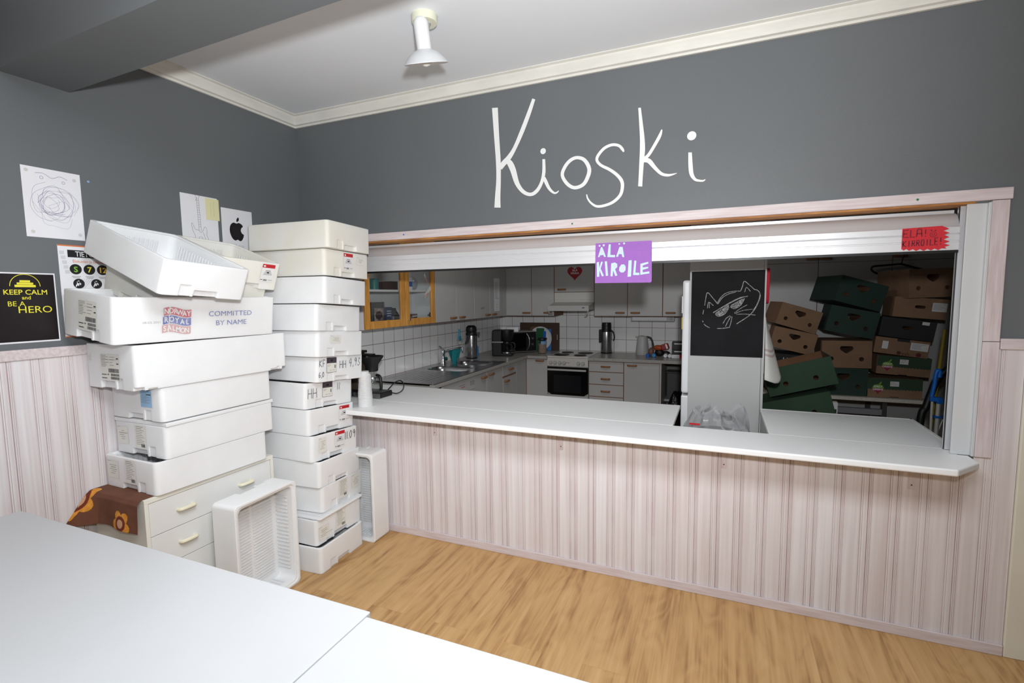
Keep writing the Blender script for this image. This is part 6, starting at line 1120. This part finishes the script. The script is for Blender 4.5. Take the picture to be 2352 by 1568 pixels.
# ================================================================ STORE SIDE: TALL CUPBOARDS, BENCH, CARTONS
xs = [2.49,3.09,3.683,4.281,4.88]
TL = ['tall white cupboard mostly hidden behind the tall fridge unit','tall white cupboard behind the brown tilted cartons','tall white cupboard behind the green cartons, coat hanger at its right edge','tall white cupboard at the far right behind the carton stack']
for i in range(4):
    x0, x1 = xs[i], xs[i+1]
    if i == 0: x0 = 2.62
    t = thing('tall_cupboard', TL[i], 'cupboard', ((x0+x1)/2,3.0,0)); w = (x1-x0)/2-.001
    MB().box(-w,w,-.046,.485,.0,2.5).build('carcass', M['cabedge'], t)
    for nm, z0, z1 in (('door',.06,1.910),('upper_door',1.914,2.49)):
        d = MB().box(-w+.002,w-.002,-.050,-.032,z0,z1).build(nm, M['cab'], t, bevel=.001)
        sx = {0:1,1:1,2:-1,3:-1}[i]
        bar_handle(d, ((w-.055)*sx,-.050,1.948 if nm == 'upper_door' else 1.10), X, -Y, .10)
# plain extra fittings on the upper doors
# coat hanger
hg = thing('coat_hanger','black coat hanger hooked on a cupboard handle above the cartons','hanger',(4.33,2.895,1.87))
P = lambda pts: [(x-4.33,-.0-.004*k,z-1.87) for k, (x, z) in enumerate(pts)]
MB().tube([(.005,.0,.0),(.012,0,.05),(.020,.0,.082),(.012,.018,.108),(-.002,.024,.100)],.005,n=8).build('hook', M['black'], hg, smooth=50)
MB().tube([(.005,0,0),(-.02,0,.002),(-.12,0,-.006),(-.205,0,-.012),(-.225,0,-.03),(-.215,0,-.055),(-.18,0,-.078),(-.08,0,-.100),(.05,0,-.112),(.16,0,-.100),(.205,0,-.085),(.20,0,-.065),(.12,0,-.038),(.03,0,-.006),(.005,0,0)],.009,n=8,smooth=4).build('hanger_frame', M['black'], hg, smooth=50)
# bench
bt = thing('work_bench','speckled white bench top on a grey steel frame carrying the cartons','bench',(3.745,2.58,0))
MB().box(-.64,.645,-.33,.325,.692,.722).build('bench_top', mat('speckled_top',(206,200,188),.6,rgb2=(176,170,160),vscale=180), bt, bevel=.002)
for x in (-.60,.36): 
    MB().box(x,x+.035,-.25,-.215,0,.6915).build('leg', M['darkgrey'], bt); MB().box(x,x+.035,.25,.285,0,.6915).build('leg', M['darkgrey'], bt)
MB().box(-.60,.395,-.249,-.216,.56,.61).build('cross_rail', mat('grey_steel_rail',(128,128,132),.5), bt)
b_ = MB().box(-.16,.16,-.10,.10,0,.30).build('crate', mat('maroon_crate',(84,20,30),.6), bevel=.006); b_.location=(3.80,2.62,.0); tag(b_,'dark red crate on the floor under the bench','crate')
b_ = MB().box(-.05,.05,-.03,.03,0,.16).rect(-.005,.042,.045,.10,(0,-.0306,0),X,Z,1).rect(.0,.02,.10,.12,(0,-.0306,0),X,Z,2).rect(.010,.036,.05,.06,(0,-.0309,0),X,Z,3).build('detergent_box',[M['paper'],mat('navy_mark',(24,28,58),.5),M['red'],M['paper']]); b_.location=(3.70,2.20,.52); tag(b_,'small white packet with a dark mark under the front edge of the bench','packet')
b_ = MB().box(-.16,.16,-.10,.10,0,.50).build('plastic_crate', M['darkgrey'], bevel=.006); b_.location=(3.70,2.20,.0); b_.location.y=2.16; tag(b_,'dark crate standing in front of the bench, below the white packet','crate'); 
def fruit_holes(mb, w, h, d):
    """a wide hand hole and two round vents through the front and the back"""
    ho = [(-.11*w,.30*h),(.11*w,.30*h),(.135*w,.24*h),(.125*w,.17*h),(.02*w,.04*h),(-.02*w,.04*h),(-.125*w,.17*h),(-.135*w,.24*h)]
    mb.prism(ho, (0,-.05,h*.5), X, Z, Y, d+.1)
    for sx in (-1,1): mb.prism([(sx*.30*w+0.05*w*math.cos(a), -.17*h+0.05*w*math.sin(a)) for a in [k*math.pi/9 for k in range(18)]], (0,-.05,h*.5), X, Z, Y, d+.1)
def two_vents(mb, w, h, d):
    for sx in (-1,1): mb.prism([(sx*.22*w+0.040*w*math.cos(a), -.14*h+0.040*w*math.sin(a)) for a in [k*math.pi/9 for k in range(18)]], (0,-.05,h*.5), X, Z, Y, d+.1)
def slot(mb, w, h, d):
    mb.prism(rrect(-.10*w,.10*w,-.075*h,.075*h,.07*h), (0,-.05,h*.55), X, Z, Y, d+.1)
def toe_slot(mb, w, h, d):
    mb.box(-.08*w,.08*w,-.05,.03,-.02,.05*h)
def carton(label, c, w, h, ang, yfront, depth, m, holes=None, open_top=False, rz=0, th=.006, extra=None, lid=None, min_=None):
    base = MB().box(-w/2,w/2,0,depth,0,h)
    cav = MB().box(-w/2+th,w/2-th,th,depth-th,th,(h+.1) if open_top else h-th)
    me = cut(base, cav)
    if holes:
        hb = MB(); holes(hb, w, h, depth); m2 = MB(); m2.add([tuple(v.co) for v in me.vertices], [tuple(p.vertices) for p in me.polygons]); me = cut(m2, hb)
    me.materials.clear(); me.materials.append(m); me.materials.append(M['kraftin'])
    idx = []
    for p in me.polygons:
        q = p.center; inside = (-w/2+th*.7 < q.x < w/2-th*.7) and (th*.7 < q.y < depth-th*.7) and (th*.7 < q.z)
        idx.append(1 if inside and (q.z < h-th*.5) else 0)
    me.polygons.foreach_set('material_index', idx); me.name = 'carton'
    o = bpy.data.objects.new('carton', me); COL.objects.link(o)
    a = R(ang); ux = Vector((math.cos(a),0,math.sin(a))); uz = Vector((-math.sin(a),0,math.cos(a)))
    o.location = Vector((c[0],yfront,c[1]))-uz*h/2; o.rotation_euler = (Matrix.Rotation(R(rz),3,'Z') @ Matrix((ux,Y,uz)).transposed()).to_euler()
    if lid: MB().box(-w/2-.004,w/2+.004,-.004,depth+.004,h-lid,h+.004).build('lid', m, o)
    if extra: extra(o, w, h)
    return tag(o, label, 'carton')
def ctag(o, u, v, w, h, lines=4, qr=False):
    mb = MB(); mb.box(u,u+w,-.0012,-.0002,v,v+h)
    for k in range(lines): mb.rect(u+w*.08,u+w*random.uniform(.5,.92),v+h*(.82-k*.75/lines),v+h*(.86-k*.75/lines),(0,-.0015,0),X,Z,1)
    mb.build('label_sticker', [mat('white_label',(214,214,214),.6),M['greyink']], o)
def beet(o, w, h):
    """green and brown print with the round vegetable mark"""
    n = 34; pts = [(-w/2+.0005,h),(w/2-.0005,h)]; zt = h*.42
    zig = [(w/2-.0005-(w-.001)*k/n, zt+(.004 if k % 2 else -.004)) for k in range(n+1)]
    MB().prism(pts[::1]+zig,(0,-.0002,0),X,Z,-Y,.0008).build('green_band', M['grncard'], o)
    mb = MB(); u0, v0, r = -w*.30, h*.47, h*.22
    up = [(u0+r*1.15*math.cos(t), v0+r*.95*math.sin(t)) for t in [math.pi*k/16 for k in range(17)]]
    dn = [(u0+r*1.15*math.cos(t), v0+r*.75*math.sin(t)) for t in [math.pi+math.pi*k/16 for k in range(17)]]
    dn = [(u0-r*1.15,v0),(u0-r*.95,v0-r*.45),(u0-r*.4,v0-r*.85),(u0-r*.05,v0-r*1.35),(u0+r*.05,v0-r*1.35),(u0+r*.4,v0-r*.85),(u0+r*.95,v0-r*.45),(u0+r*1.15,v0)]
    mb.flat(up,(0,-.0014,0),X,Z,0); mb.flat(dn,(0,-.0014,0),X,Z,1)
    mb.flat(spline([(u0,v0+r*.9),(u0+r*.3,v0+r*1.3),(u0+r*.62,v0+r*1.7),(u0+r*.66,v0+r*1.2),(u0+r*.35,v0+r*.9)],4,True),(0,-.0014,0),X,Z,0)
    mb.text('DAILY',r*.62,(u0,-.0018,v0+r*.22),X,Z,2,'CENTER',bold=.02); mb.text('GREENS',r*.58,(u0,-.0018,v0-r*.48),X,Z,2,'CENTER',bold=.02)
    mb.build('printed_mark',[mat('leaf_green',(110,160,44),.6),mat('beet_red',(140,26,66),.6),M['paper']],o)
    ctag(o, -w*.08, h*.60, w*.16, h*.26)
CY = 2.30
# centre column
carton('dark green carton at the bottom of the middle column on the bench', (3.807,.8435), .36,.236,0,CY,.36,M['dkgrncard'],fruit_holes)
carton('brown carton with three holes in the middle column, above the bottom green one', (3.821,1.0825),.369,.236,.6,CY,.36,M['kraft'],fruit_holes)
carton('dark green carton tilted to the right, below the topmost green one', (3.852,1.365),.366,.226,-12,CY,.36,M['dkgrncard'],fruit_holes,rz=0)
carton('dark green carton at the very top of the middle column, tilted', (3.905,1.608),.376,.222,-16,CY-.02,.48,M['dkgrncard'],fruit_holes,rz=14)
# right column
carton('green and brown vegetable carton standing on the bench at the right', (4.175,.8055),.384,.162,0,CY,.30,M['kraft'],toe_slot,extra=beet)
carton('green and brown vegetable carton, second up at the right', (4.229,.996),.370,.156,-3.5,CY,.30,M['kraft'],toe_slot,extra=beet,open_top=False)
def d4x(o, w, h):
    ctag(o,-w*.36,h*.30,w*.11,h*.48,0); ctag(o,w*.16,h*.40,w*.32,h*.46,5)
    mb = MB(); mb.text('Fresh',h*.30,(w*.05,-.0012,h*.03),X,Z,0,'CENTER'); mb.disc(-w*.03,h*.14,h*.11,(0,-.0010,0),X,Z,1); mb.disc(w*.33,h*.15,h*.14,(0,-.0010,0),X,Z,1,n=7); mb.box(-.10*w,.13*w,-.0010,-.0004,h*.84,h*1.0,2); mb.build('printed_mark',[mat('dark_print',(70,40,34),.7),mat('dark_red_print',(96,30,34),.7),M['blkcard']],o)
carton('brown carton with two white labels, under the black carton', (4.207,1.155),.376,.136,-7,CY,.30,M['kraft'],None,extra=d4x)
carton('black carton in the middle of the right column', (4.240,1.308),.376,.162,-8,CY,.30,M['blkcard'],slot,extra=lambda o,w,h: ctag(o,w*.24,h*.80,w*.13,h*.16,0))
carton('brown carton with slot and big white label, second from the top at right', (4.317,1.482),.358,.166,-5,CY,.30,M['kraft'],slot,extra=lambda o,w,h: ctag(o,w*.22,h*.38,w*.27,h*.42,6))
carton('brown carton on the very top of the right column, near the shutter rail', (4.375,1.686),.340,.232,1.5,CY-.05,.48,M['kraft'],fruit_holes,rz=12)
# left pair, tilted
carton('black carton with white lettering under the tilted brown pair', (3.40,.895),.40,.33,-4,CY+.05,.36,M['blkcard'],None,extra=lambda o,w,h: MB().text('UJOI',.06,(-w*.02,-.0010,h*.78),X,Z,0,'CENTER').build('lettering', M['sticker'], o))
carton('brown carton with three holes, lower of the tilted pair behind the towel', (3.418,1.190),.352,.190,-13,CY+.03,.36,M['kraft'],fruit_holes)
carton('brown carton with three holes, upper of the tilted pair behind the towel', (3.456,1.394),.345,.200,-17,CY+.03,.40,M['kraft'],fruit_holes,rz=10)
# front pair, tilted the other way
carton('plain brown carton on the floor under the two front green cartons', (3.36,.292),.42,.582,0,1.42,.30,M['kraft'])
carton('green carton tilted up to the right, lower of the front pair', (3.354,.745),.461,.209,15,1.40,.34,M['grncard'],two_vents)
carton('open green carton tilted up to the right, upper of the front pair beside the towel', (3.352,1.003),.454,.205,16.5,1.38,.36,M['grncard'],two_vents,open_top=True)
# folding trolley with blue grips, hose, yellow pole
ft = thing('folding_trolley','folding trolley with aluminium tubes and blue plastic grips at the far right','trolley',(4.165,1.4,0))
MB().tube([(-.012,0,.03),(-.018,0,.55),(-.020,0,.90)],.008,n=10,smooth=1).tube([(.012,0,.03),(.012,0,.60),(.016,0,.875)],.013,n=12,smooth=1).tube([(.018,.0,.66),(.045,.01,.74),(.085,.02,.86)],.006,smooth=1).build('tube_frame', M['chrome'] if False else mat('satin_aluminium',(206,204,196),.4,metal=.3), ft, smooth=40)
MB().tube([(-.024,0,.905),(-.018,0,.955),(-.012,0,1.0),(-.010,0,1.05),(-.002,0,1.085),(.012,0,1.08),(.010,0,1.04)],.013,n=10).build('hand_grip', M['blue'], ft, smooth=50)
MB().box(-.034,.034,-.015,.015,.875,.905).box(.002,.036,-.02,.02,.862,.9).build('bracket', M['blue'], ft, bevel=.004)
MB().box(-.006,.026,-.018,.018,.763,.778).box(.026,.044,-.006,.006,.768,.774).box(.040,.046,-.008,.008,.758,.784).build('clamp', M['blue'], ft)
MB().box(-.15,.13,-.02,.18,.022,.032).cyl((-.13,.19,.028),X,.028,.02).cyl((.09,.19,.028),X,.028,.02).build('base_plate', M['darkgrey'], ft, smooth=40)
hs = MB().tube([(3.98+.12,1.46,.03),(4.105,1.46,.70),(4.135,1.47,.82),(4.165,1.48,.93),(4.185,1.48,1.0),(4.225,1.48,1.065),(4.285,1.48,1.11),(4.36,1.47,1.08),(4.40,1.45,.9),(4.42,1.44,.3),(4.42,1.44,.03)],.023,n=12,smooth=6).build('vacuum_hose', mat('black_hose',(14,14,15),.5), smooth=60); tag(hs,'thick black vacuum cleaner hose looped behind the blue trolley','hose')
yp = MB().tube([(4.18,1.62,.012),(4.215,1.62,.6),(4.262,1.62,1.35)],.012,n=10,smooth=1).build('broom_pole', mat('yellow_pole',(140,120,24),.5), smooth=50); tag(yp,'yellow broom pole behind the shutter rail at the far right','pole')

for o in bpy.data.objects:
    if o.type == 'MESH' and o.parent is None and not o.get('label') and not o.get('kind'): print('UNTAGGED', o.name)
